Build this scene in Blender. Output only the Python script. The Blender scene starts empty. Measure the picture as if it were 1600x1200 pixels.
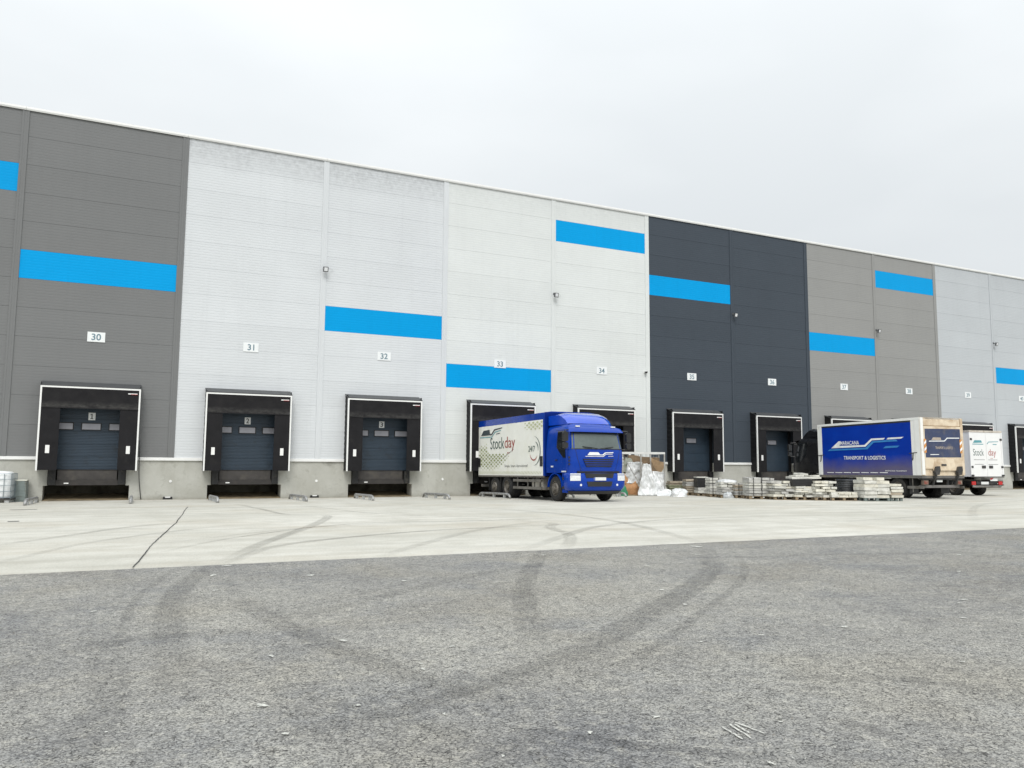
import bpy, bmesh, math, random
from mathutils import Vector, Matrix, noise
from mathutils.geometry import tessellate_polygon
R = math.radians
S = bpy.context.scene
COL = S.collection
random.seed(7)

# ------------------------------------------------------------------ camera, sky, sun, exposure
cd = bpy.data.cameras.new('camera'); cam = bpy.data.objects.new('camera', cd); COL.objects.link(cam); S.camera = cam
cd.sensor_fit = 'HORIZONTAL'; cd.sensor_width = 36; cd.lens = 36*1235.39/1600; cd.clip_start = .05; cd.clip_end = 6000
YAW, PIT, ROL = .4467, .0993, .0075
fw = Vector((math.sin(YAW)*math.cos(PIT), math.cos(YAW)*math.cos(PIT), math.sin(PIT)))
rt = Vector((math.cos(YAW), -math.sin(YAW), 0)); up = rt.cross(fw)
r2 = rt*math.cos(ROL)+up*math.sin(ROL); u2 = up*math.cos(ROL)-rt*math.sin(ROL)
cam.matrix_world = Matrix(((r2.x, u2.x, -fw.x, 10.4567), (r2.y, u2.y, -fw.y, -35.8655), (r2.z, u2.z, -fw.z, 1.6108), (0, 0, 0, 1)))

SUN_EL, SUN_AZ = R(50), R(200)          # azimuth clockwise from +Y: behind and to the left of the camera
W = bpy.data.worlds.new('World'); S.world = W; W.use_nodes = True
nt = W.node_tree; nt.nodes.clear(); N = nt.nodes.new; L = nt.links.new
out = N('ShaderNodeOutputWorld'); bg = N('ShaderNodeBackground'); L(bg.outputs[0], out.inputs[0])
sky = N('ShaderNodeTexSky'); sky.sky_type = 'NISHITA'; sky.sun_disc = False; sky.sun_elevation = SUN_EL; sky.sun_rotation = SUN_AZ
sky.air_density = 1; sky.dust_density = 4; sky.ozone_density = 1
tc = N('ShaderNodeTexCoord'); sep = N('ShaderNodeSeparateXYZ'); L(tc.outputs['Generated'], sep.inputs[0])
mp = N('ShaderNodeMapping'); mp.inputs['Scale'].default_value = (1.3, 1.3, 3.2); L(tc.outputs['Generated'], mp.inputs[0])
nz = N('ShaderNodeTexNoise'); nz.inputs['Scale'].default_value = 1.7; nz.inputs['Detail'].default_value = 5; nz.inputs['Roughness'].default_value = .45
L(mp.outputs[0], nz.inputs['Vector'])
cr = N('ShaderNodeValToRGB'); cr.color_ramp.elements[0].position = .34; cr.color_ramp.elements[1].position = .68
cr.color_ramp.elements[0].color = (6.20, 6.50, 6.66, 1); cr.color_ramp.elements[1].color = (6.98, 7.25, 7.38, 1)
L(nz.outputs['Fac'], cr.inputs[0])
zz = N('ShaderNodeMath'); zz.operation = 'MULTIPLY'; L(sep.outputs[2], zz.inputs[0]); L(sep.outputs[2], zz.inputs[1])
zm = N('ShaderNodeMath'); zm.operation = 'MULTIPLY_ADD'; zm.inputs[1].default_value = 1.2; zm.inputs[2].default_value = .93; L(zz.outputs[0], zm.inputs[0])
cl = N('ShaderNodeVectorMath'); cl.operation = 'SCALE'; L(cr.outputs[0], cl.inputs[0]); L(zm.outputs[0], cl.inputs['Scale'])
mx = N('ShaderNodeMix'); mx.data_type = 'RGBA'; mx.inputs[0].default_value = .94; L(sky.outputs[0], mx.inputs[6]); L(cl.outputs[0], mx.inputs[7])
L(mx.outputs[2], bg.inputs[0]); bg.inputs[1].default_value = .1

sd = bpy.data.lights.new('sun', 'SUN'); sd.energy = 1.5; sd.angle = R(26); sd.color = (1, .985, .96)
sun = bpy.data.objects.new('sun', sd); COL.objects.link(sun); sun.location = (0, -20, 40)
sdir = Vector((math.sin(SUN_AZ)*math.cos(SUN_EL), math.cos(SUN_AZ)*math.cos(SUN_EL), math.sin(SUN_EL)))
sun.rotation_euler = sdir.to_track_quat('Z', 'Y').to_euler()
S.view_settings.view_transform = 'Standard'; S.view_settings.look = 'None'; S.view_settings.exposure = .33; S.view_settings.gamma = 1
S.cycles.use_denoising = True; S.cycles.max_bounces = 6; S.cycles.transparent_max_bounces = 12
try: S.cycles.denoising_input_passes = 'RGB_ALBEDO_NORMAL'
except Exception: pass

# ------------------------------------------------------------------ materials
def lin(h):
    c = [int(h[i:i+2], 16)/255 for i in (0, 2, 4)]
    return tuple(((x+.055)/1.055)**2.4 if x > .04045 else x/12.92 for x in c)
class NT:
    def __init__(s, name):
        s.m = bpy.data.materials.new(name); s.m.use_nodes = True; s.t = s.m.node_tree
        s.b = s.t.nodes['Principled BSDF']; s.o = s.t.nodes['Material Output']
    def n(s, t, **k):
        x = s.t.nodes.new('ShaderNode'+t)
        for a, v in k.items(): setattr(x, a, v)
        return x
    def l(s, a, b): s.t.links.new(a, b)
    def coord(s, kind='Object', scale=None, rot=None):
        c = s.n('TexCoord')
        o = c.outputs[kind] if kind != 'World' else s.n('NewGeometry').outputs['Position']
        if scale or rot:
            m = s.n('Mapping')
            if scale: m.inputs['Scale'].default_value = scale
            if rot: m.inputs['Rotation'].default_value = rot
            s.l(o, m.inputs[0]); o = m.outputs[0]
        return o
    def noise(s, vec, scale, detail=4, rough=.55, dist=0):
        x = s.n('TexNoise'); x.inputs['Scale'].default_value = scale; x.inputs['Detail'].default_value = detail
        x.inputs['Roughness'].default_value = rough; x.inputs['Distortion'].default_value = dist
        s.l(vec, x.inputs['Vector']); return x.outputs['Fac']
    def ramp(s, f, p0, p1, c0=(0, 0, 0), c1=(1, 1, 1)):
        r = s.n('ValToRGB'); e = r.color_ramp.elements; e[0].position = p0; e[1].position = p1
        e[0].color = (*c0, 1); e[1].color = (*c1, 1); s.l(f, r.inputs[0]); return r.outputs[0]
    def mixc(s, f, a, b, mode='MIX'):
        m = s.n('Mix', data_type='RGBA', blend_type=mode)
        for sock, v in ((m.inputs[0], f), (m.inputs[6], a), (m.inputs[7], b)):
            if isinstance(v, (int, float)): sock.default_value = v
            elif isinstance(v, tuple): sock.default_value = (*v[:3], 1)
            else: s.l(v, sock)
        return m.outputs[2]
    def math(s, op, a, b=None, c=None):
        m = s.n('Math', operation=op)
        for i, v in enumerate((a, b, c)):
            if v is None: continue
            if isinstance(v, (int, float)): m.inputs[i].default_value = v
            else: s.l(v, m.inputs[i])
        return m.outputs[0]
    def bump(s, h, strength, dist=.01):
        b = s.n('Bump'); b.inputs['Strength'].default_value = strength; b.inputs['Distance'].default_value = dist
        s.l(h, b.inputs['Height']); s.l(b.outputs[0], s.b.inputs['Normal'])
    def base(s, c):
        if isinstance(c, tuple): s.b.inputs['Base Color'].default_value = (*c[:3], 1)
        else: s.l(c, s.b.inputs['Base Color'])
MATS = {}
def mat(name, col, rough=.5, metal=0, var=.12, scale=3, bump=0, bscale=60, dirt=None, coat=0, spec=.5):
    """plain surface with uneven tone; dirt=(colour, threshold, softness, scale) adds blotchy soiling"""
    if name in MATS: return MATS[name]
    if isinstance(col, str): col = lin(col)
    t = NT(name); oi = t.n('ObjectInfo'); va = t.n('VectorMath', operation='MULTIPLY_ADD'); t.l(oi.outputs['Random'], va.inputs[0]); va.inputs[1].default_value = (37, 23, 11); t.l(t.coord(), va.inputs[2]); v = va.outputs[0]
    f = t.noise(v, scale, 6, .6)
    c = t.mixc(t.ramp(f, .3, .7), tuple(x*(1-var) for x in col), tuple(min(1, x*(1+var)) for x in col))
    if dirt:
        g = t.noise(v, dirt[3], 7, .62, .3)
        c = t.mixc(t.ramp(g, dirt[1], dirt[1]+dirt[2]), c, dirt[0])
    t.base(c); t.b.inputs['Metallic'].default_value = metal; t.b.inputs['Specular IOR Level'].default_value = spec
    t.l(t.ramp(f, .2, .8, (max(0, rough-.08),)*3, (min(1, rough+.1),)*3), t.b.inputs['Roughness'])
    t.b.inputs['Coat Weight'].default_value = coat; t.b.inputs['Coat Roughness'].default_value = .08
    if bump: t.bump(t.noise(v, bscale, 3), bump, .01)
    MATS[name] = t.m; return t.m

def panel_mat(name, hexc, soil=0):
    """coil-coated sandwich panel: faint rain streaks, fine lining, soiling under the roof edge"""
    col = lin(hexc); t = NT(name); p = t.coord('World')
    f = t.noise(p, .35, 5, .6); st = t.noise(t.coord('World', (2.2, 1, .12)), 1.5, 6, .65)
    c = t.mixc(t.ramp(f, .3, .7), tuple(x*.965 for x in col), tuple(min(1, x*1.03) for x in col))
    c = t.mixc(t.math('MULTIPLY', t.ramp(st, .52, .78), .13), c, tuple(x*.62 for x in col))
    if soil:
        z = t.n('SeparateXYZ'); t.l(p, z.inputs[0])
        e = t.math('ADD', z.outputs[2], t.math('MULTIPLY', t.noise(t.coord('World', (1, 1, .4)), .9, 5), 1.1))
        m = t.math('MULTIPLY', t.ramp(t.math('MULTIPLY_ADD', e, .5, -7.35), .0, .55), t.ramp(t.noise(p, 5, 5), .25, .75))
        c = t.mixc(t.math('MULTIPLY', m, soil), c, tuple(x*.45 for x in col))
    oi = t.n('ObjectInfo'); c = t.mixc(1, c, t.ramp(oi.outputs['Random'], 0, 1, (.962,)*3, (1, 1, 1)), 'MULTIPLY')
    t.base(c); t.b.inputs['Roughness'].default_value = .5; t.b.inputs['Specular IOR Level'].default_value = .1
    return t.m

def concrete_wall_mat():
    t = NT('plinth_concrete'); p = t.coord('World')
    f = t.noise(p, .8, 7, .65); g = t.noise(p, 3.2, 7, .65, .4); st = t.noise(t.coord('World', (3, 1, .35)), 1.3, 6, .6)
    c = t.mixc(t.ramp(f, .3, .72), lin('a5a49b'), lin('bfbfb8'))
    c = t.mixc(t.math('MULTIPLY', t.ramp(g, .55, .72), .42), c, lin('7f7d70'))
    c = t.mixc(t.math('MULTIPLY', t.ramp(st, .55, .8), .35), c, lin('8b897c'))
    z = t.n('SeparateXYZ'); t.l(p, z.inputs[0])
    e = t.math('MULTIPLY_ADD', t.noise(p, 1.6, 6, .7), .9, t.math('MULTIPLY', z.outputs[2], -1.4))
    c = t.mixc(t.math('MULTIPLY', t.ramp(e, .22, .62), .55), c, lin('6d6857'))
    sp = t.n('TexVoronoi'); sp.inputs['Scale'].default_value = .55; t.l(p, sp.inputs['Vector'])
    c = t.mixc(t.math('MULTIPLY', t.ramp(t.math('MULTIPLY_ADD', g, .35, sp.outputs['Distance']), .25, .36, (1, 1, 1), (0, 0, 0)), .5), c, lin('5e5c52'))
    t.base(c); t.b.inputs['Roughness'].default_value = .9; t.bump(t.noise(p, 22, 6), .25, .01)
    return t.m

def apron_mat():
    t = NT('apron_concrete'); p = t.coord('World')
    f = t.noise(p, .16, 8, .62, .3); g = t.noise(p, 1.1, 8, .68); q = t.noise(p, 40, 3); s1 = t.noise(t.coord('World', (.16, 1.5, 1), (0, 0, R(14))), 1, 7, .66); s2 = t.noise(t.coord('World', (.25, 1.9, 1), (0, 0, R(-33))), .9, 6, .66)
    c = t.mixc(t.ramp(f, .3, .7), lin('aeaca2'), lin('cbc9c1'))
    c = t.mixc(t.math('MULTIPLY', t.ramp(g, .42, .70), .6), c, lin('9a978c'))
    c = t.mixc(t.math('MULTIPLY', t.ramp(s1, .48, .70), .5), c, lin('8c8a81'))
    c = t.mixc(t.math('MULTIPLY', t.ramp(s2, .48, .70), .42), c, lin('958f82'))
    c = t.mixc(t.math('MULTIPLY', t.ramp(t.noise(p, 7, 4), .66, .7), .5), c, lin('7d7a70'))
    br = t.noise(t.coord('World', (.5, 1, 1)), .35, 6, .6)
    c = t.mixc(t.math('MULTIPLY', t.ramp(br, .50, .70), .38), c, lin('a0937c'))
    z = t.n('SeparateXYZ'); t.l(p, z.inputs[0])
    e = t.math('MULTIPLY_ADD', t.noise(p, 1.2, 6, .7), 2.0, t.math('MULTIPLY', z.outputs[1], 1))      # silt washed up at the foot of the wall
    c = t.mixc(t.math('MULTIPLY', t.ramp(e, .35, 1.2), .8), c, lin('6b5f48'))
    c = t.mixc(.25, c, t.ramp(q, .3, .7, lin('8e8d84'), lin('dedcd2')))
    t.base(c); t.b.inputs['Roughness'].default_value = .85; t.b.inputs['Specular IOR Level'].default_value = .3
    t.bump(t.math('ADD', q, t.math('MULTIPLY', t.noise(p, 130, 2), .5)), .25, .006)
    return t.m

def asphalt_mat():
    t = NT('asphalt'); p = t.coord('World')
    big = t.noise(p, .22, 7, .62, .5); mid = t.noise(p, 1.3, 7, .68, .3); st = t.noise(t.coord('World', (.14, 1.2, 1), (0, 0, R(-8))), 1.1, 7, .65)
    vo = t.n('TexVoronoi'); vo.inputs['Scale'].default_value = 95; t.l(p, vo.inputs['Vector'])
    stone = t.n('SeparateColor'); t.l(vo.outputs['Color'], stone.inputs[0])
    c = t.mixc(t.ramp(big, .3, .72), lin('747577'), lin('999893'))
    c = t.mixc(t.math('MULTIPLY', t.ramp(mid, .42, .72), .45), c, lin('acaba4'))
    c = t.mixc(t.math('MULTIPLY', t.ramp(st, .5, .74), .5), c, lin('747475'))
    warm = t.noise(p, .45, 5, .6); cool = t.noise(t.coord('World', (1, 1, 1), (0, 0, 1)), .7, 5, .65)
    c = t.mixc(t.math('MULTIPLY', t.ramp(warm, .48, .70), .42), c, lin('878276'))
    c = t.mixc(t.math('MULTIPLY', t.ramp(cool, .52, .70), .5), c, lin('74777c'))
    clump = t.noise(p, 9, 6, .72)
    c = t.mixc(t.math('MULTIPLY', t.ramp(clump, .5, .68), .35), c, lin('b9b6ab'))
    c = t.mixc(t.math('MULTIPLY', t.ramp(clump, .32, .46, (1, 1, 1), (0, 0, 0)), .38), c, lin('5d5c59'))
    c = t.mixc(.5, c, t.ramp(stone.outputs[0], .05, .95, (.10, .10, .10), (.95, .93, .88)), 'OVERLAY')
    pit = t.noise(p, 85, 3, .6); pit2 = t.noise(p, 33, 5, .7)
    c = t.mixc(t.math('MULTIPLY', t.ramp(pit, .33, .41, (1, 1, 1), (0, 0, 0)), .9), c, lin('2e2e2f'))
    c = t.mixc(t.math('MULTIPLY', t.ramp(pit2, .33, .39, (1, 1, 1), (0, 0, 0)), .85), c, lin('33322f'))
    cw = t.n('VectorMath', operation='MULTIPLY_ADD'); nv = t.n('TexNoise'); nv.inputs['Scale'].default_value = 40; t.l(p, nv.inputs['Vector']); t.l(nv.outputs['Color'], cw.inputs[0]); cw.inputs[1].default_value = (.03, .03, 0); t.l(p, cw.inputs[2])
    ve = t.n('TexVoronoi', feature='DISTANCE_TO_EDGE'); ve.inputs['Scale'].default_value = 26; t.l(cw.outputs[0], ve.inputs['Vector'])
    ck = t.math('MULTIPLY', t.ramp(ve.outputs['Distance'], .03, .085, (1, 1, 1), (0, 0, 0)), t.ramp(t.noise(p, 17, 4, .7), .44, .58))
    c = t.mixc(t.math('MULTIPLY', ck, .8), c, lin('2f2e2d'))
    dust = t.noise(p, 3.1, 6, .75, .6)
    c = t.mixc(t.math('MULTIPLY', t.ramp(dust, .66, .76), .5), c, lin('d0cec5'))
    oil = t.noise(t.coord('World', (1, 1, 1), (0, 0, 2)), .9, 6, .6, .8)
    c = t.mixc(t.math('MULTIPLY', t.ramp(oil, .66, .74), .45), c, lin('545353'))
    t.base(c); t.b.inputs['Roughness'].default_value = .88; t.b.inputs['Specular IOR Level'].default_value = .2
    h = t.math('MULTIPLY_ADD', t.ramp(vo.outputs['Distance'], 0, .6, (1, 1, 1), (0, 0, 0)), .6, t.ramp(pit, .28, .5))
    t.bump(h, .6, .006)
    return t.m

def mark_mat(name, col, strength, sc=3.0):
    """rubber smear: fades to the sides and the ends of its ribbon and breaks up"""
    t = NT(name); uv = t.coord('UV'); s = t.n('SeparateXYZ'); t.l(uv, s.inputs[0])
    side = t.math('MULTIPLY', s.outputs[1], t.math('SUBTRACT', 1, s.outputs[1]))
    side = t.ramp(t.math('MULTIPLY', side, 4), .0, .6)
    end = t.ramp(t.math('MULTIPLY', t.math('MULTIPLY', s.outputs[0], t.math('SUBTRACT', 1, s.outputs[0])), 4), .0, .95)
    p = t.coord('World')
    nzv = t.ramp(t.noise(p, sc, 6, .65), .3, .7); fine = t.ramp(t.noise(p, 45, 3), .25, .7)
    a = t.math('MULTIPLY', t.math('MULTIPLY', side, end), t.math('MULTIPLY', t.math('MULTIPLY_ADD', nzv, .6, .4), t.math('MULTIPLY_ADD', fine, .5, .5)))
    sv = t.ramp(t.noise(t.coord('UV', (3, 9, 1)), 1.6, 5, .7), .3, .68)
    a = t.math('MULTIPLY', t.math('MULTIPLY', a, t.math('MULTIPLY_ADD', sv, .75, .25)), strength)
    t.base(lin(col)); t.b.inputs['Roughness'].default_value = .8; t.l(a, t.b.inputs['Alpha'])
    return t.m

# ------------------------------------------------------------------ mesh helpers
class MB:
    def __init__(s): s.v = []; s.f = []; s.uv = None
    def add(s, vs, fs):
        o = len(s.v); s.v += [tuple(v) for v in vs]; s.f += [tuple(i+o for i in f) for f in fs]; return s
    def box(s, a, b, j=0):
        x0, y0, z0 = a; x1, y1, z1 = b; q = lambda: random.uniform(-j, j)
        vs = [(x+q(), y+q(), z+q()) for z in (z0, z1) for x, y in ((x0, y0), (x1, y0), (x1, y1), (x0, y1))]
        return s.add(vs, [(3, 2, 1, 0), (4, 5, 6, 7), (0, 1, 5, 4), (1, 2, 6, 5), (2, 3, 7, 6), (3, 0, 4, 7)])
    def cbox(s, a, b, c=.01):
        """box with chamfered long edges (octagonal section in XZ, along Y) plus plain ends"""
        x0, y0, z0 = a; x1, y1, z1 = b
        sec = [(x0+c, z0), (x1-c, z0), (x1, z0+c), (x1, z1-c), (x1-c, z1), (x0+c, z1), (x0, z1-c), (x0, z0+c)]
        vs = [(x, y0, z) for x, z in sec]+[(x, y1, z) for x, z in sec]
        return s.add(vs, [tuple(range(8)), tuple(range(15, 7, -1))]+[(i, i+8, (i+1) % 8+8, (i+1) % 8) for i in range(8)])
    def tube(s, pts, r, n=8, cap=True):
        pts = [Vector(p) for p in pts]; rings = []
        for i, p in enumerate(pts):
            d = (pts[min(i+1, len(pts)-1)]-pts[max(i-1, 0)]).normalized()
            a = d.cross(Vector((0, 0, 1)) if abs(d.z) < .95 else Vector((1, 0, 0))).normalized(); b = d.cross(a)
            rings.append([p+(a*math.cos(2*math.pi*k/n)+b*math.sin(2*math.pi*k/n))*r for k in range(n)])
        vs = [v for rg in rings for v in rg]
        fs = [(i*n+k, i*n+(k+1) % n, (i+1)*n+(k+1) % n, (i+1)*n+k) for i in range(len(pts)-1) for k in range(n)]
        if cap: fs += [tuple(range(n-1, -1, -1)), tuple((len(pts)-1)*n+k for k in range(n))]
        return s.add(vs, fs)
    def lathe(s, prof, c, n=28):
        """profile of (radius, x) revolved round the X axis through c"""
        vs = [(c[0]+x, c[1]+r*math.cos(2*math.pi*k/n), c[2]+r*math.sin(2*math.pi*k/n)) for r, x in prof for k in range(n)]
        fs = [(i*n+k, i*n+(k+1) % n, (i+1)*n+(k+1) % n, (i+1)*n+k) for i in range(len(prof)-1) for k in range(n)]
        return s.add(vs, fs)
    def prism(s, poly, mapf, d0, d1):
        """2-D polygon through mapf(a, b, d) between depths d0 and d1"""
        n = len(poly); vs = [mapf(a, b, d0) for a, b in poly]+[mapf(a, b, d1) for a, b in poly]
        tr = tessellate_polygon([[Vector((a, b, 0)) for a, b in poly]])
        return s.add(vs, [tuple(t) for t in tr]+[tuple(i+n for i in reversed(t)) for t in tr]+[(i, (i+1) % n, (i+1) % n+n, i+n) for i in range(n)])
    def flat(s, poly, mapf):
        tr = tessellate_polygon([[Vector((a, b, 0)) for a, b in poly]])
        return s.add([mapf(a, b) for a, b in poly], [tuple(t) for t in tr])
    def mesh(s, name, m, smooth=False):
        me = bpy.data.meshes.new(name); me.from_pydata(s.v, [], s.f); me.validate()
        bm = bmesh.new(); bm.from_mesh(me); bmesh.ops.recalc_face_normals(bm, faces=bm.faces); bm.to_mesh(me); bm.free()
        if m: me.materials.append(m)
        if smooth:
            for p in me.polygons: p.use_smooth = True
            if smooth != True: me.set_sharp_from_angle(angle=R(smooth))
        return me
    def build(s, name, m, parent=None, smooth=False, loc=None):
        return link(name, s.mesh(name, m, smooth), parent, loc)
def link(name, me, parent=None, loc=None, rz=None):
    o = bpy.data.objects.new(name, me); COL.objects.link(o); o.parent = parent
    if loc: o.location = loc
    if rz is not None: o.rotation_euler = (0, 0, rz)
    return o
def tag(o, label=None, cat=None, group=None, kind=None):
    for k, v in (('label', label), ('category', cat), ('group', group), ('kind', kind)):
        if v: o[k] = v
    return o
def thing(name, label, cat, loc=(0, 0, 0), rz=0, group=None, rx=0):
    o = bpy.data.objects.new(name, None); COL.objects.link(o); o.location = loc; o.rotation_euler = (rx, 0, rz); o.empty_display_size = .2
    return tag(o, label, cat, group)
def copy_tree(o, parent=None):
    c = o.copy(); COL.objects.link(c); c.parent = parent
    for ch in list(o.children): copy_tree(ch, c)
    return c
FONT_CACHE = {}; FONT_ASPECT = {}
def text_poly(s, w, h, bold=0, spacing=1.0):
    """lettering as (verts2d, faces) fitted into w x h"""
    key = (s, bold, spacing)
    if key not in FONT_CACHE:
        cu = bpy.data.curves.new('lettering', 'FONT'); cu.body = s; cu.size = 1; cu.offset = bold; cu.resolution_u = 4; cu.space_character = spacing
        o = bpy.data.objects.new('lettering', cu); COL.objects.link(o)
        me = bpy.data.meshes.new_from_object(o.evaluated_get(bpy.context.evaluated_depsgraph_get()))
        FONT_CACHE[key] = ([(v.co.x, v.co.y) for v in me.vertices], [tuple(p.vertices) for p in me.polygons])
        bpy.data.objects.remove(o); bpy.data.curves.remove(cu); bpy.data.meshes.remove(me)
    vs, fs = FONT_CACHE[key]
    FONT_ASPECT[key] = (max(v[0] for v in vs)-min(v[0] for v in vs))/(max(v[1] for v in vs)-min(v[1] for v in vs))
    x0 = min(v[0] for v in vs); x1 = max(v[0] for v in vs); y0 = min(v[1] for v in vs); y1 = max(v[1] for v in vs)
    return [((x-x0)/(x1-x0)*w, (y-y0)/(y1-y0)*h) for x, y in vs], fs
def text(mb, s, w, h, mapf, a0, b0, bold=0, spacing=1.0):
    vs, fs = text_poly(s, w, h, bold, spacing); return mb.add([mapf(a0+a, b0+b) for a, b in vs], fs)
def smoothstep(t): t = max(0, min(1, t)); return t*t*(3-2*t)
def G(y):
    """height of the yard: the apron falls gently towards the docks"""
    return .13*max(0, min(1, -y/10))

# shared materials
WHITE = mat('white_coated_metal', (.8, .8, .78), .45, var=.04)
RUBBER = mat('black_curtain_fabric', (.016, .0155, .017), .7, var=.25, scale=2, dirt=((.026, .025, .024), .56, .25, 1.6), spec=.15)
def worn_mat():
    t = NT('worn_curtain_fabric'); p = t.coord(); z = t.n('SeparateXYZ'); t.l(p, z.inputs[0]); f = t.noise(p, 3, 6, .6)
    band = t.math('MULTIPLY', t.ramp(z.outputs[2], .60, .72), 1)
    e = t.math('MULTIPLY', t.ramp(t.math('SUBTRACT', 4.18, z.outputs[2]), .28, .50), t.ramp(t.math('SUBTRACT', z.outputs[2], 3.6), .0, .08))
    m = t.math('MULTIPLY', e, t.ramp(t.noise(t.coord('World', (1, 1, 2.0)), 4.5, 6, .65), .32, .75))
    c = t.mixc(t.ramp(f, .3, .7), (.013, .0125, .014), (.021, .020, .021)); t.base(t.mixc(t.math('MULTIPLY', m, .85), c, (.085, .083, .078)))
    t.b.inputs['Roughness'].default_value = .7; t.b.inputs['Specular IOR Level'].default_value = .15; return t.m
RUBBER_WORN = worn_mat()
BLACK = mat('black_rubber', (.012, .012, .012), .6, var=.3, dirt=((.05, .045, .035), .55, .2, 6))
BLACKP = mat('black_plastic', (.02, .02, .021), .4, var=.25)
GALV = mat('galvanised_steel', (.55, .56, .56), .42, metal=.6, var=.2, scale=9, dirt=((.2, .19, .17), .58, .2, 5))
STEEL = mat('dark_steel', (.05, .05, .052), .55, metal=.3, var=.3, dirt=((.10, .085, .065), .5, .25, 5))
CHASSIS = mat('chassis_paint', (.02, .02, .021), .65, var=.4, dirt=((.075, .06, .045), .5, .25, 4))
TYRE = mat('tyre_rubber', (.016, .016, .016), .8, var=.3, dirt=((.06, .052, .043), .5, .3, 6), bump=.3)
RIM = mat('dirty_wheel_rim', (.17, .155, .135), .55, metal=.4, var=.3, dirt=((.07, .05, .035), .5, .25, 9))
GLASS = mat('door_window_glass', (.30, .30, .33), .12, var=.15, scale=2)

# ------------------------------------------------------------------ the ground
apron = MB(); XS = [-80, -30, 0, 12, 24, 36, 48, 60, 90, 160]; YS = [1.9, 0, -2, -4, -6, -8, -10, -14, -18, -23.9]
for y in YS:
    for x in XS: apron.v.append((x, y, G(y)))
apron.f = [(i*10+k, i*10+k+1, i*10+k+11, i*10+k+10) for i in range(9) for k in range(9)]
apron = tag(apron.build('concrete_apron', apron_mat()), 'pale concrete apron in front of the loading docks', kind='structure')
asp = MB(); edge = []
x = -40.0
while x < 130:
    edge.append((x, -23.74+random.uniform(-.018, .018)-.0006*(x-10), .134)); x += random.uniform(.15, .5) if -5 < x < 60 else 8
n = len(edge)
asp.add([(-2500, -23.74, .134)]+edge+[(2500, -23.8, .134), (2500, -2500, .134), (-2500, -2500, .134)], [])
low = [(-2500, -2500, .134)]+[(e[0], -60, .134) for e in edge]+[(2500, -2500, .134)]
asp = MB(); asp.add(edge, []); asp.add([(e[0], -60, .134) for e in edge], [])
asp.f = [(i, i+1, n+i+1, n+i) for i in range(n-1)]
asp.add([(-2500, -23.74, .134), (-40, -23.74, .134), (-40, -60, .134), (-2500, -60, .134)], [(0, 1, 2, 3)])
asp.add([(edge[-1][0], -23.8, .134), (2500, -23.8, .134), (2500, -60, .134), (edge[-1][0], -60, .134)], [(0, 1, 2, 3)])
asp.add([(-2500, -60, .134), (2500, -60, .134), (2500, -2500, .134), (-2500, -2500, .134)], [(0, 1, 2, 3)])
yard = tag(asp.build('asphalt_yard', asphalt_mat()), 'worn grey asphalt yard in the foreground', kind='structure')
tag(MB().add([(-2500, -2500, -.35), (2500, -2500, -.35), (2500, 2500, -.35), (-2500, 2500, -.35)], [(0, 1, 2, 3)]).build('ground', mat('bare_earth', (.13, .12, .09), .95)), 'bare ground around the warehouse yard', kind='structure')

def ribbon(name, pts, width, m, parent, dz):
    P = [Vector((*p, 0)) for p in pts]; Q = []
    for i in range(len(P)-1):                                  # Catmull-Rom
        a, b, c, d = P[max(i-1, 0)], P[i], P[i+1], P[min(i+2, len(P)-1)]
        for k in range(8):
            t = k/8; Q.append(.5*((2*b)+(c-a)*t+(2*a-5*b+4*c-d)*t*t+(3*b-a-3*c+d)*t**3))
    Q.append(P[-1]); vs = []; uvs = []
    for i, q in enumerate(Q):
        d = (Q[min(i+1, len(Q)-1)]-Q[max(i-1, 0)]).normalized(); s = Vector((-d.y, d.x, 0))*width/2
        for k, w in enumerate((s, s*0, -s)):
            v = q+w; vs.append((v.x, v.y, (G(v.y) if v.y > -23.7 else .134)+dz)); uvs.append((i/(len(Q)-1), k/2))
    fs = [(i*3+k, i*3+k+1, i*3+k+4, i*3+k+3) for i in range(len(Q)-1) for k in range(2)]
    me = bpy.data.meshes.new(name); me.from_pydata(vs, [], fs); uv = me.uv_layers.new()
    for lp in me.loops: uv.data[lp.index].uv = uvs[lp.vertex_index]
    me.materials.append(m); return link(name, me, parent)
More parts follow.
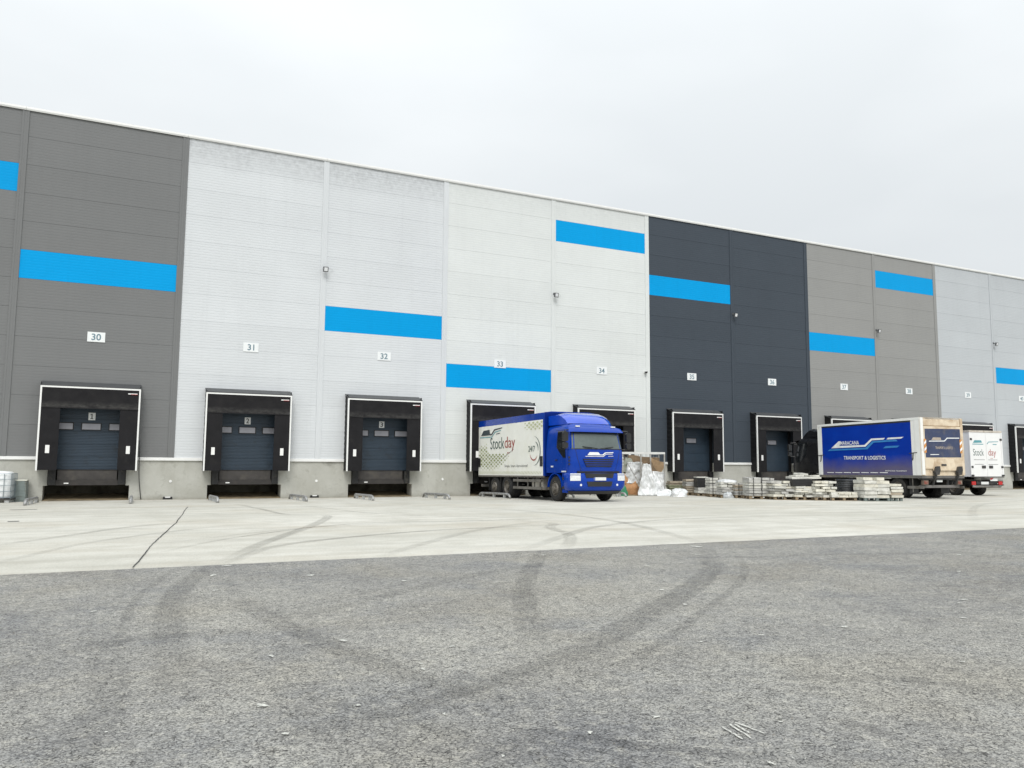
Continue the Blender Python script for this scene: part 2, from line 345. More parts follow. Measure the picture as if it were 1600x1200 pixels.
TA = [([(11.75, -23.6), (11.44, -24.16), (11.12, -25.55), (10.95, -26.45), (10.85, -27.73), (10.81, -29.06), (10.81, -30.6)], .5, .75),
      ([(16.9, -23.85), (16.5, -24.4), (15.49, -25.97), (14.52, -27.74), (13.91, -29.06), (13.3, -30.4)], .5, .7),
      ([(20.25, -23.7), (19.35, -24.98), (18.16, -26.56), (17.2, -27.54), (16.34, -28.28), (15.12, -29.24), (14.35, -29.86), (13.68, -30.33), (12.82, -30.76), (12.0, -31.0)], .62, .85),
      ([(11.54, -24.2), (11.6, -26.94), (11.77, -28.29), (12.0, -29.35), (12.19, -30.14), (12.42, -30.83), (12.9, -31.6)], .5, .6),
      ([(11.5, -28.2), (12.6, -27.58), (13.55, -26.84), (15.1, -25.81), (17.5, -24.9)], .42, .55),
      ([(9.2, -29.4), (10.11, -28.76), (10.51, -28.45), (10.95, -28.43), (11.9, -28.6)], .45, .5),
      ([(12.3, -31.6), (12.69, -31.97), (12.94, -32.27), (13.19, -32.48), (13.9, -33.0)], .22, .7),
      ([(14.2, -31.3), (14.74, -31.61), (15.33, -31.91), (15.55, -32.23), (15.51, -33)], .3, .5),
      ([(11.1, -31.3), (11.86, -31.23), (12.34, -31.03), (12.86, -30.78), (13.8, -30.2)], .35, .55),
      ([(17, -24.6), (19.03, -25.8), (21.5, -26.3), (27, -28)], .35, .45),
      ([(11.5, -30.7), (11.76, -31.06), (12.22, -31.91), (12.6, -32.7)], .3, .45),
      ([(9.8, -33), (10.2, -31.5), (10.4, -30), (10.3, -28)], .5, .4)]
def shift(pts, o):
    q = []
    for i, p in enumerate(pts):
        d = (Vector(pts[min(i+1, len(pts)-1)])-Vector(pts[max(i-1, 0)])).normalized(); q.append((p[0]-d.y*o, p[1]+d.x*o))
    return q
for i, (pts, w, s) in enumerate(TA):
    ribbon('tyre_mark', pts, w*.62, mark_mat('rubber_smear', '424244', s*.56), yard, .0010+.0006*i)
    if i % 2 == 0: ribbon('tyre_mark', shift(pts[:-1], w*random.choice((-.75, .75))), w*.22, mark_mat('rubber_smear', '424244', s*.4), yard, .0013+.0006*i)
TC = [([(15.4, -13.3), (15.27, -14.5), (14.39, -16.95), (13.22, -19.61), (12.51, -21.28), (11.6, -23.9)], .3, .75),
      ([(10.86, -21.88), (12.53, -19.35), (15.46, -16.93), (19.52, -17.02), (24.31, -15.9)], .14, .8),
      ([(11.0, -20.3), (13.17, -18.34), (14.72, -17.47), (17.7, -17.08), (22.5, -17.16)], .12, .7),
      ([(13.9, -6.0), (14.05, -9), (14.25, -11.19), (14.47, -13.12), (15.6, -14.3)], .22, .7),
      ([(15.7, -7.5), (16.59, -12.63), (18.14, -14.96), (21, -16.6)], .16, .75),
      ([(11.7, -23.9), (12.66, -21.67), (14.03, -20.49), (16.19, -19.48), (18.17, -19.14), (21.4, -18.74)], .24, .8),
      ([(14.0, -23.7), (15.31, -22.02), (17.75, -19.36), (21, -17.2)], .25, .45),
      ([(19.5, -9.5), (21.34, -13.22), (21.89, -16.26), (21.65, -19.18), (20.69, -22.48), (20.2, -23.8)], .3, .5),
      ([(8.2, -20), (9.36, -18.14), (10.47, -16.28), (12.4, -14.5)], .25, .55),
      ([(16.2, -24), (18.46, -21.62), (20.61, -19.65), (23.56, -18.46), (29, -18.0)], .3, .6),
      ([(18.85, -20.8), (19.3, -19.5), (19.9, -18.4), (19.2, -17)], .3, .45), ([(17.2, -23.9), (18.3, -22.2), (18.95, -20.8), (19.2, -19)], .3, .5),
      ([(22, -14.9), (28.12, -17.2), (32.67, -18.08), (40, -18.6)], .25, .5),
      ([(8.6, -23), (9.77, -19.85), (11.19, -17.92), (13, -16)], .2, .5),
      ([(7, -12), (9.5, -10.5), (12.5, -12), (16, -11)], .25, .4), ([(24, -11), (30, -13.5), (36, -14.5), (46, -14)], .3, .45), ([(20, -13), (27, -14), (34, -16), (44, -17)], .2, .5),
      ([(8, -9), (11, -8), (15, -9.5), (20, -9)], .25, .4), ([(26, -21), (32, -20), (38, -20.5), (48, -19)], .3, .45), ([(30, -22.5), (40, -16), (48, -13.8), (58, -12)], .3, .4)]
for i, (pts, w, s) in enumerate(TC): ribbon('tyre_mark', pts, w, mark_mat('rubber_smear_pale', '54524b', s*.72, 1.6), apron, .0012+.0005*i)
JT = mat('joint_filler', (.03, .03, .03), .8)
def strip(name, pts, w, m, parent, dz):
    mb = MB()
    for i, (x, y) in enumerate(pts):
        d = (Vector(pts[min(i+1, len(pts)-1)])-Vector(pts[max(i-1, 0)])).normalized(); s = Vector((-d.y, d.x))*w/2*random.uniform(.7, 1.2); z = (G(y) if y > -23.7 else .134)+dz
        mb.v += [(x+s.x, y+s.y, z), (x-s.x, y-s.y, z)]
    mb.f = [(2*i, 2*i+1, 2*i+3, 2*i+2) for i in range(len(pts)-1)]
    return mb.build(name, m, parent)
jp = []; J = [(12.19, -8.1), (11.49, -15.38), (11.04, -19.06), (10.83, -20.84), (10.55, -23.7)]
for i in range(len(J)-1):
    for k in range(8): t = k/8; jp.append((J[i][0]*(1-t)+J[i+1][0]*t+random.uniform(-.012, .012), J[i][1]*(1-t)+J[i+1][1]*t))
strip('expansion_joint', jp+[J[-1]], .017, JT, apron, .0135)
strip('steel_strip', [(7.3, -8.15), (8.0, -8.12)], .12, JT, apron, .0135); strip('steel_strip', [(7.9, -13.65), (8.13, -13.6)], .14, JT, apron, .0135)
def splash_mat():
    t = NT('paint_splash'); p = t.coord('World'); t.base(t.mixc(t.ramp(t.noise(p, 30, 4), .3, .7), (.60, .60, .55), (.46, .46, .42))); t.b.inputs['Roughness'].default_value = .8
    t.l(t.ramp(t.noise(p, 55, 5, .7), .34, .50), t.b.inputs['Alpha']); return t.m
SPL = splash_mat()
def splash(x, y, r, el=1.6, rot=None):
    rot = random.uniform(0, 3) if rot is None else rot; mb = MB(); k = 14; sd = random.uniform(0, 90)
    pts = []
    for i in range(k):
        a = 2*math.pi*i/k; q = r*(.55+.8*noise.noise((math.cos(a)*1.3+sd, math.sin(a)*1.3, 0))+.25*random.random())
        u, v = q*math.cos(a)*el, q*math.sin(a); pts.append((x+u*math.cos(rot)-v*math.sin(rot), y+u*math.sin(rot)+v*math.cos(rot)))
    mb.flat(pts, lambda a, b: (a, b, .134+.009)); mb.build('paint_splash', SPL, yard)
for x, y, r in [(12.11, -29.23, .05), (11.49, -29.52, .045), (12.41, -30.35, .035), (12.45, -30.2, .022), (13.3, -31.92, .028), (12.8, -31.99, .03), (12.63, -25.32, .1), (13.58, -26.26, .06), (11.49, -24.84, .09), (11.39, -26.13, .05), (12.86, -29.78, .03), (13.64, -29.07, .03), (16.15, -28.09, .06), (18.85, -29.96, .06), (18.6, -30.1, .04), (17.84, -30.66, .05), (16.42, -30.5, .06), (15.79, -28.98, .05), (14.8, -30.46, .03), (15.46, -30.46, .035), (16.2, -31.8, .03), (13.9, -32.29, .02), (11.25, -30.76, .06), (11.29, -31.33, .03), (11.77, -30.99, .03), (10.41, -30.9, .02), (12.19, -31.36, .02), (12.22, -32.11, .02), (19.67, -24.33, .14), (18.89, -25.3, .1), (11.72, -23.95, .1), (16.51, -24.44, .08), (13.39, -32.75, .025), (13.54, -32.74, .012), (13.59, -32.77, .012), (14.6, -26.8, .05), (17.3, -26.2, .05), (21, -28.4, .06), (10.2, -27, .04), (23, -27, .08)]:
    splash(x, y, r*.68)
for a, b in (((13.60, -32.20), (13.55, -32.43)), ((13.65, -32.19), (13.67, -32.40)), ((13.625, -32.21), (13.60, -32.36)), ((13.53, -32.22), (13.50, -32.42))):
    pts = [(a[0]+(b[0]-a[0])*k/8+random.uniform(-.004, .004), a[1]+(b[1]-a[1])*k/8) for k in range(9)]
    strip('scrape_mark', pts, .013, SPL, yard, .009)

grit = MB(); rg = random.Random(11)
for i in range(420):
    d = 2.5+16*rg.random()**1.6; a = YAW+rg.uniform(-.62, .62); x = 10.46+d*math.sin(a); y = -35.87+d*math.cos(a); r = rg.uniform(.004, .011)*(1+.05*d)
    if y > -24: continue
    vs = [(x+r*rg.uniform(.6, 1.3)*math.cos(q), y+r*rg.uniform(.6, 1.3)*math.sin(q), .1325) for q in (0, 1.3, 2.5, 3.8, 5.1)]; grit.add(vs+[(x, y, .134+r*rg.uniform(.5, .9))], [(k, (k+1) % 5, 5) for k in range(5)])
g_ = grit.build('grit', mat('grit_stone', (.20, .19, .17), .9, var=.6, scale=1.7), yard); g_['kind'] = 'stuff'

# ------------------------------------------------------------------ the warehouse
wh = thing('warehouse', 'long warehouse clad in grey, white and anthracite panels with blue bands', 'building')
PM = {'g': panel_mat('mid_grey_panel', '797a7a'), 'l': panel_mat('light_grey_panel', 'd2d5d7'), 'ls': panel_mat('light_grey_panel_soiled', 'd2d5d7', .55), 'w': panel_mat('off_white_panel', 'd8dbd9', .18),
      'a': panel_mat('anthracite_panel', '464d55', -.0), 't': panel_mat('taupe_grey_panel', '949492'), 's': panel_mat('silver_grey_panel', 'babec1', .15), 'b': panel_mat('blue_panel', '009ada')}
BAYC = {0: 'g', 1: 'g', 2: 'l', 3: 'l', 4: 'w', 5: 'w', 6: 'a', 7: 'a', 8: 't', 9: 't', 10: 's', 11: 's', 12: 'w', 13: 'w'}
SEAM = [1.70]+[2.95+1.15*k for k in range(11)]+[15.54]
BLUE = {(0, 12.15): 1, (1, 8.7): 1, (3, 7.55): 1, (4, 5.25): 1, (5, 13.3): 1, (6, 11.0): 1, (8, 8.7): 1, (9, 13.3): 1, (11, 7.55): 1, (12, 9.85): 1, (13, 12.15): 1}
PCACHE = {}
def panel_mesh(w, h, c, deep):
    k = (round(w, 2), round(h, 3), c)
    if k not in PCACHE:
        n = max(1, round(h/.115)); st = h/n; g = .010; prof = [(.009, .0), (.009, .002), (0, .006)]
        for i in range(1, n):
            z = i*st; prof += [(0, z-g*1.2), (deep, z-g*.5), (deep, z+g*.5), (0, z+g*1.2)]
        prof += [(0, h-.008), (.009, h-.004), (.009, h)]
        mb = MB(); mb.add([(0, y, z) for y, z in prof]+[(w, y, z) for y, z in prof], [(i, i+1, len(prof)+i+1, len(prof)+i) for i in range(len(prof)-1)])
        mb.add([(0, .08, 0), (0, .08, h), (w, .08, 0), (w, .08, h)], [(0, 1, 3, 2)])
        PCACHE[k] = mb.mesh('panel', PM[c])
    return PCACHE[k]
def DC(n): return 6*n+2.93                   # dock centre line
DOCKS = range(1, 12)
for n in range(0, 14):
    c = BAYC[n]; deep = .0048 if c == 'l' else .0027
    for i in range(12):
        z, h = SEAM[i], SEAM[i+1]-SEAM[i]; cc = c
        if any(k[0] == n and abs(k[1]-z) < .05 for k in BLUE): cc = 'b'
        elif c == 'l' and i >= 10: cc = 'ls'
        if i < 2 and n in DOCKS:
            x0 = DC(n)-1.40-6*n; x1 = DC(n)+1.40-6*n
            link('panel', panel_mesh(x0, h, cc, deep), wh, (6*n, 0, z)); link('panel', panel_mesh(6-x1, h, cc, deep), wh, (6*n+x1, 0, z))
        else: link('panel', panel_mesh(6.0, h, cc, deep), wh, (6*n, 0, z))
sc_ = {}
for n in range(1, 15):                        # cover strips over the bay joints
    c = BAYC.get(n-1, 'w'); x = 6*n-.06 if BAYC.get(n, c) != c else 6*n
    if c not in sc_:
        mb = MB(); prof = [(-.13, .0), (-.125, -.03), (-.05, -.03), (-.045, -.022), (.045, -.022), (.05, -.03), (.125, -.03), (.13, 0)]
        mb.add([(a, b, 1.702) for a, b in prof]+[(a, b, 15.52) for a, b in prof], [(i, i+1, i+9, i+8) for i in range(7)]); sc_[c] = mb.mesh('cover_strip', PM[c])
    link('cover_strip', sc_[c], wh, (x, -.002, 0))
cop = MB(); pr = [(.3, 15.66), (-.075, 15.64), (-.08, 15.56), (-.055, 15.50), (-.05, 15.545), (.08, 15.55)]
for n in range(0, 14):
    mb = MB(); mb.add([(6*n+.004, y, z) for y, z in pr]+[(6*n+5.996, y, z) for y, z in pr], [(i, i+1, i+7, i+6) for i in range(5)]+[(0, 1, 2, 3, 4, 5), (6, 7, 8, 9, 10, 11)]); mb.build('coping', WHITE, wh)
core = MB(); core.box((-.5, .095, 4.15), (84.4, 40, 15.5)).build('wall_core', mat('core_wall', (.25, .25, .25), .8), wh)
for n in range(0, 14):                        # white flashing on top of the plinth, broken by the docks
    a = DC(n-1)+1.5 if n-1 in DOCKS else 6*n-3.1; b = DC(n)-1.5 if n in DOCKS else 6*n+3.05
    if n == 0: a = -.5
    mb = MB(); mb.add([(x, y, z) for x in (a, b) for y, z in ((.05, 1.73), (-.05, 1.712), (-.055, 1.60), (-.035, 1.588), (.05, 1.6))], [(0, 1, 6, 5), (1, 2, 7, 6), (2, 3, 8, 7), (3, 4, 9, 8), (0, 1, 2, 3, 4), (9, 8, 7, 6, 5)])
    mb.build('base_flashing', WHITE, wh)
PC = concrete_wall_mat(); PIT = mat('pit_concrete', (.10, .095, .075), .9, var=.3, dirt=((.04, .035, .025), .45, .2, 2))
for n in range(0, 14):
    a = DC(n-1)+1.515 if n-1 in DOCKS else (-.5 if n == 0 else 6*n-3.1); b = DC(n)-1.515 if n in DOCKS else 6*n+3.05
    ia = a-.135 if n-1 in DOCKS else a; ib = b+.135 if n in DOCKS else b
    poly = [(a, -.3), (b, -.3), (b, .585), (ib, .585), (ib, 1.68), (ia, 1.68), (ia, .585), (a, .585)]
    if ia == a: poly = [p for i, p in enumerate(poly) if i not in (6, 7)]+[]
    if ib == b: poly = [p for p in poly if p not in ((b, .585), (ib, .585))]
    mb = MB(); mb.prism(poly, lambda p, q, d: (p, d, q), .012, .75); mb.build('plinth_wall', PC, wh)
MARK = mat('small_white_plate', (.8, .8, .78), .4)
for n in range(1, 5):
    x = 6*n-.02
    mb = MB(); mb.lathe([(0, -.02), (.055, -.02), (.06, 0)], (0, 0, 0), 12); o = mb.build('wall_plate', MARK, wh, loc=(x, .0, .74 if n < 4 else .8)); o.rotation_euler = (0, 0, R(90)); o.location.y = .008
MUD = mat('pit_mud', (.22, .17, .10), .95, var=.35, scale=4, bump=.5, bscale=20)
for n in DOCKS:                              # pit under each leveller
    c = DC(n); mb = MB()
    mb.box((c-1.75, 1.6, -.1), (c+1.75, 1.75, 1.15)); mb.box((c-1.72, .06, .60), (c+1.72, 1.6, .66)); mb.build('pit_lining', PIT, wh)
    mb = MB(); n_ = 14; vs = [(c-1.5+3*i/n_, y, z_+.05*abs(noise.noise((i*.7+n*5, y, 2)))) for i in range(n_+1) for y, z_ in ((-.1, .0), (.3, .03), (.9, .10), (1.59, .2))]
    mb.add(vs, [(i*4+j, i*4+4+j, i*4+5+j, i*4+j+1) for i in range(n_) for j in range(3)]); md = mb.build('pit_mud', MUD, wh, True); md['kind'] = 'stuff'
    mb = MB(); mb.box((c-1.36, .45, 1.14), (c+1.36, 3, 1.2)); mb.build('dock_floor', PIT, wh)
# sectional doors: part of the building
DOORM = mat('door_slate_blue', (.034, .053, .076), .42, var=.10, scale=2, dirt=((.028, .036, .044), .55, .25, 2.5)); FRM = mat('window_gasket', (.01, .01, .011), .5)
NUMW = mat('number_plate_white', (.74, .76, .76), .4, var=.05); NUMK = mat('number_black', (.02, .02, .022), .5)
def numeral(mb, n):
    f = lambda a, b: (a, -.024, b)
    if n == 1:
        mb.flat([(-.05, 2.02), (.055, 2.02), (.055, 2.048), (.018, 2.048), (.018, 2.23), (-.012, 2.23), (-.055, 2.20), (-.055, 2.172), (-.015, 2.19), (-.015, 2.048), (-.05, 2.048)], f)
    else: text(mb, str(n), .13, .21, f, -.065, 2.02, .01)
dsec = MB(); st = .0611; prof = []
for i in range(9):
    z = i*st; prof += [(0, z+.006), (0, z+.036), (.014, z+.044), (.014, z+.058)]
dsec.add([(-1.34, y, z) for y, z in prof]+[(1.34, y, z) for y, z in prof], [(i, i+1, i+1+len(prof), i+len(prof)) for i in range(len(prof)-1)]); dsec = dsec.mesh('door_panel', DOORM)
wfr = MB(); wfr.prism([(-.36, -.15), (.36, -.15), (.36, .15), (-.36, .15)], lambda a, b, d: (a, d, b), -.022, .004); wfr = wfr.mesh('window', FRM)
wpn = MB(); wpn.prism([(-.325, -.118), (.325, -.118), (.325, .118), (-.325, .118)], lambda a, b, d: (a, d, b), -.026, -.0225); wpn = wpn.mesh('pane', GLASS)
npl = MB(); npl.prism([(-.125, -.15), (.125, -.15), (.125, .15), (-.125, .15)], lambda a, b, d: (a, d, b), -.014, -.004); npl = npl.mesh('number_plate', NUMW)
lint = MB(); lint.box((-1.45, -.0, 3.70), (1.45, .09, 4.095)); lint = lint.mesh('door_lintel', RUBBER)
jam = MB(); jam.box((-.05, .0, 1.2), (.05, .13, 3.70)); jam = jam.mesh('door_jamb', RUBBER)
for n in DOCKS:
    d = link('dock_door', None, wh, (DC(n)+.03, .16, 1.215)); d['label'] = 'dark slate sectional dock door'+(' marked %d' % n if n < 4 else ' without a legible number')
    for k in range(5):
        if n == 5 and k < 4: continue                # half raised door of the bay behind the blue truck
        link('door_panel', dsec, d, (0, 0, k*.5))
        if k == 3 and n != 5:
            for xx in (-1, 0, 1):
                if n >= 6 and xx == 1: continue
                w_ = link('window', wfr, d, (xx*.98, -.005, k*.5+.215)); p_ = link('pane', wpn, d, (xx*.98, -.006, k*.5+.215))
    if n < 4:
        link('number_plate', npl, d, (0, -.006, 2.125)); mb = MB(); numeral(mb, n); mb.build('numeral', NUMK, d)
    link('door_lintel', lint, wh, (DC(n), 0, 0)); link('door_jamb', jam, wh, (DC(n)-1.35, 0, 0)); link('door_jamb', jam, wh, (DC(n)+1.35, 0, 0))

# ------------------------------------------------------------------ dock shelters, levellers, guides
NTH = ['', 'leftmost, on the mid grey wall', 'second from left, on the light grey wall', 'third from left, on the light grey wall', 'over the back of the blue truck', 'behind the blue cab', 'left of the two on the anthracite wall', 'right of the two on the anthracite wall', 'behind the black cab', 'nearly hidden above the blue curtain', 'above the white box truck', 'cut by the right picture edge']
SIDE = mat('shelter_side_fabric', (.014, .014, .015), .6, var=.2, spec=.2); HOOD = mat('shelter_hood', (.06, .063, .066), .5, var=.15)
MKW = mat('marker_white', (.82, .82, .80), .4, var=.03); LBR = mat('label_red', (.35, .03, .03), .5)
def make_shelter():
    r = thing('dock_shelter', '', 'dock shelter')
    for s in (-1, 1):
        mb = MB(); n = 14                              # bellows-like side skirt
        pts = []
        for i in range(n*2+1):
            z = 1.2+i*(3.42/(n*2)); pts.append((s*(1.755-(.012 if i % 2 else 0)), z))
        vs = [(x, y, z) for x, z in pts for y in (-.002, -.53)]
        mb.add(vs, [(2*i, 2*i+1, 2*i+3, 2*i+2) for i in range(n*2)]); mb.box((s*1.73-.012, -.53, 1.2), (s*1.73+.012, -.01, 4.55))
        mb.build('side_skirt', SIDE, r)
        mb = MB(); a, b = sorted((s*1.045, s*1.70)); mb.add([(a, -.545 if s > 0 else -.56, 1.2), (b, -.545 if s < 0 else -.56, 1.2), (b, -.56, 3.72), (a, -.56, 3.72), (a, -.53, 1.2), (b, -.53, 1.2), (b, -.53, 3.72), (a, -.53, 3.72)], [(0, 1, 2, 3), (4, 5, 6, 7), (0, 1, 5, 4), (1, 2, 6, 5), (2, 3, 7, 6), (3, 0, 4, 7)])
        mb.build('side_curtain', RUBBER, r)
        mb = MB(); a, b = sorted((s*1.70, s*1.76)); mb.box((a, -.575, 1.18), (b, -.50, 4.46)); mb.build('white_edge', MKW, r)
        mb = MB(); mb.box((s*1.40-.07, -.571, 1.85), (s*1.40+.07, -.564, 2.16)); mb.build('guide_marker', MKW, r)
    mb = MB(); n = 24; vs = []                         # head curtain, slightly wavy and creased
    for i in range(n+1):
        x = -1.70+3.4*i/n
        for j, z in enumerate((3.60, 3.66, 3.8, 4.0, 4.45)): vs.append((x, -.566-(.016*noise.noise((x*2.2, j*.7, 3)) if j < 4 else 0)-.012*(j < 2), z))
    mb.add(vs, [(i*5+j, i*5+5+j, i*5+6+j, i*5+j+1) for i in range(n) for j in range(4)]); mb.build('head_curtain', RUBBER_WORN, r, smooth=True)
    mb = MB(); mb.box((-1.70, -.576, 4.40), (1.70, -.50, 4.46)); mb.build('white_edge', MKW, r)
    mb = MB(); mb.add([(-1.77, -.575, 4.462), (1.77, -.575, 4.462), (1.77, 0, 4.66), (-1.77, 0, 4.66), (-1.77, -.575, 4.50), (1.77, -.575, 4.50), (1.77, 0, 4.69), (-1.77, 0, 4.69)], [(0, 1, 2, 3), (4, 5, 6, 7), (0, 1, 5, 4), (1, 2, 6, 5), (3, 0, 4, 7)]); mb.build('hood', HOOD, r)
    mb = MB(); mb.box((1.30, -.590, 4.235), (1.64, -.584, 4.275)); lb = mb.build('maker_label', MKW, r); mb = MB(); mb.box((1.40, -.593, 4.222), (1.64, -.5905, 4.245)); mb.build('label_stripe', LBR, lb)
    return r
LEV = mat('leveller_plate', (.055, .05, .047), .6, metal=.2, var=.3, dirt=((.10, .09, .075), .48, .3, 2.2)); RUST = mat('rusty_steel', (.030, .026, .023), .8, var=.4, dirt=((.02, .018, .016), .5, .2, 5))
def make_leveller():
    r = thing('dock_leveller', '', 'dock leveller')
    mb = MB(); mb.box((-1.05, .02, .78), (1.05, .06, 1.205)); mb.box((-1.05, .02, 1.17), (1.05, .45, 1.21)); mb.build('platform', LEV, r)
    mb = MB(); mb.add([(-1.1, -.10, .60), (1.1, -.10, .60), (1.1, -.03, .80), (-1.1, -.03, .80), (-1.1, .02, .60), (1.1, .02, .60), (1.1, .018, .80), (-1.1, .018, .80)], [(0, 1, 2, 3), (4, 5, 6, 7), (0, 1, 5, 4), (1, 2, 6, 5), (2, 3, 7, 6), (3, 0, 4, 7)]); mb.build('lip', RUST, r)
    mb = MB(); mb.box((-.80, -.105, .655), (-.64, -.095, .70)); mb.build('plate_label', MKW, r)
    for s in (-1, 1):
        mb = MB(); a, b = sorted((s*1.09, s*1.36)); mb.box((a, -.13, .62), (b, .05, 1.19), .008)
        for z in (.72, .9, 1.08): mb.lathe([(0, 0), (.02, 0), (.02, .02)], ((a+b)/2, -.13, z), 8)
        mb.build('bumper', BLACK, r)
    return r
sh0, lv0 = make_shelter(), make_leveller()
for n in DOCKS:
    for o0, kind in ((sh0, 'dock shelter'), (lv0, 'dock leveller')):
        if kind == 'dock leveller' and n > 7 and n != 11: continue
        o = o0 if n == 1 else copy_tree(o0)
        for ch in o.children:
            if ch.name.startswith('side_curtain') and n > 1: ch.rotation_euler = (0, random.uniform(-.008, .008), 0)
        o.location = (DC(n), 0, 0); wtxt = ('black '+kind+' with white edges, ' if kind[5] == 's' else 'dark '+kind+' and bumpers, ')
        tag(o, wtxt+NTH[n], kind, 'black dock shelters along the warehouse' if kind[5] == 's' else 'dock levellers below the doors')
GALVD = mat('dull_galvanised_steel', (.36, .36, .355), .5, metal=.5, var=.2, scale=9, dirt=((.15, .14, .12), .52, .2, 5))
gd = thing('wheel_guide', '', 'wheel guide')
mb = MB(); mb.tube([(0, -1.3, .02), (0, -1.36, .14), (0, -1.5, .19), (0, -2.4, .205), (0, -4.2, .235), (0, -4.42, .21), (0, -4.52, .14), (0, -4.55, .06)], .052, 12); mb.build('pipe', GALVD, gd, True)
for y in (-1.7, -2.9, -4.0): mb = MB(); mb.box((-.05, y-.05, G(y)-.02), (.05, y+.05, .2)); mb.build('foot', GALV, gd)
gl = [(1, -1, 'leftmost, beside the grey green crate'), (1, 1, 'second from left, right of the first pit'), (2, -1, 'third from left, at the second pit'), (2, 1, 'fourth from left, right of the second pit'), (3, -1, 'fifth from left, at the third pit'), (3, 1, 'sixth from left, right of the third pit'), (4, -1, "beside the blue truck's rear wheels"), (4, 1, 'under the far side of the blue truck'), (5, -1, 'behind the front wheel of the blue truck')]
for i, (n, s, w_) in enumerate(gl):
    o = gd if i == 0 else copy_tree(gd); o.location = (DC(n)+s*1.52+(.12 if s > 0 else 0), random.uniform(-.2, .2), 0); o.rotation_euler = (0, 0, random.uniform(-.03, .03))
    tag(o, 'low bent galvanised wheel guide, '+w_, 'wheel guide', 'wheel guides flanking the docks')
for n, w_ in ((2, 'below the grey to light grey colour change'), (3, 'under the middle of the light grey wall'), (4, 'behind the sixth wheel guide')):
    r = thing('wall_outlet', 'small black outlet box, '+w_, 'outlet box', (6*n-.1, 0, 0), group='outlet boxes at the wall foot')
    mb = MB(); mb.prism([(-.19, .0), (.19, .0), (.17, .11), (.11, .11), (.09, .07), (-.09, .07), (-.11, .11), (-.17, .11)], lambda a, b, d: (a, d, b), -.13, .01); mb.build('housing', BLACKP, r)
    mb = MB(); mb.box((-.11, -.10, .06), (.11, -.02, .115)); mb.build('face', MKW, r)
c1 = MB(); c1.tube([(10.74, -.30, 2.4), (10.76, -.25, 1.8), (10.77, -.12, 1.3), (10.80, -.06, .8), (10.86, -.05, .3), (10.90, -.06, .02)], .018, 6)
tag(c1.build('hanging_cable', BLACKP, smooth=True), 'thin black cable hanging down the plinth right of door 1', 'cable')

# ------------------------------------------------------------------ number signs, floodlights, camera
SGN = mat('sign_white', (.80, .82, .82), .4, var=.03); SGT = mat('sign_numeral', lin('6d8691'), .5)
ONW = {1: 'alone on the mid grey wall', 2: 'left of the two on the light grey wall', 3: 'below the blue band on the light grey wall', 4: 'touching the top of a blue band', 5: 'on the white wall left of the tiny camera', 6: 'left of the two on the anthracite wall', 7: 'right of the two on the anthracite wall', 8: 'below the lower blue band of the taupe wall', 9: 'right of the two on the taupe grey wall', 10: 'left of the two on the silver wall', 11: 'cut by the right picture edge'}
for n in DOCKS:
    r = thing('number_sign', 'white sign reading %d, %s' % (29+n, ONW[n]), 'number sign', (6*n+2.95, -.004, 6.55), group='number signs above the docks')
    mb = MB(); mb.box((-.32, -.02, -.20), (.32, 0, .20)); mb.build('plate', SGN, r)
    mb = MB(); s = str(29+n); v_, _f = text_poly(s, 1, 1, .018); w_ = .27*FONT_ASPECT[(s, .018, 1.0)]; text(mb, s, w_, .27, lambda a, b: (a, -.024, b), -w_/2, -.135, .018); mb.build('numerals', SGT, r)
FLG = mat('floodlight_glass', (.72, .73, .74), .15, var=.1); FLB = mat('floodlight_body', (.09, .092, .095), .45)
fl0 = thing('floodlight', '', 'floodlight')
mb = MB(); mb.tube([(-.0, 0, -.02), (.0, -.25, -.02)], .025, 6); mb.box((-.1, -.02, -.08), (.1, 0, .06)); mb.build('bracket', FLB, fl0)
hd = MB(); hd.box((-.15, -.36, -.16), (.15, -.24, .16)); hd = hd.build('housing', FLB, fl0); hd.location = (0, 0, 0)
mb = MB(); mb.box((-.105, -.366, -.105), (.105, -.361, .12)); mb.build('lens', FLG, hd)
mb = MB(); mb.tube([(.16, -.2, -.03), (.5, -.012, -.05)], .012, 5); mb.build('conduit', GALV, fl0)
for i, (n, w_) in enumerate(((3, 'light grey wall between signs 31 and 32'), (5, 'white wall between signs 33 and 34'), (7, 'anthracite wall'), (9, 'taupe grey wall'), (11, 'silver grey wall at the right'))):
    o = fl0 if i == 0 else copy_tree(fl0); o.location = (6*n+.05, -.03, 10.44); o.scale = (.74, .74, .74)
    for ch in o.children:
        if ch.name.startswith('housing'): ch.rotation_euler = (R(14), 0, 0); ch.location = (0, 0, -.07)
    tag(o, 'small square floodlight on the '+w_, 'floodlight', 'floodlights at mid height')
r = thing('security_camera', 'tiny dome security camera on the white wall right of sign 34', 'security camera', (35.74, 0, 6.6))
mb = MB(); mb.box((-.07, -.1, .0), (.07, 0, .1)); mb.build('mount', WHITE, r); mb = MB()
vs = []; mb.lathe([(.0, -.0), (.05, .01), (.075, .05), (.08, .1)], (0, -.14, 0), 12); o = mb.build('dome', BLACKP, r, True); o.rotation_euler = (0, R(-90), 0); o.location = (0, 0, -.05)
MB().box((-.5, 3.2, -.2), (84.4, 40, 4.14)).build('inner_wall', mat('core_wall', (.25, .25, .25), .8), wh)

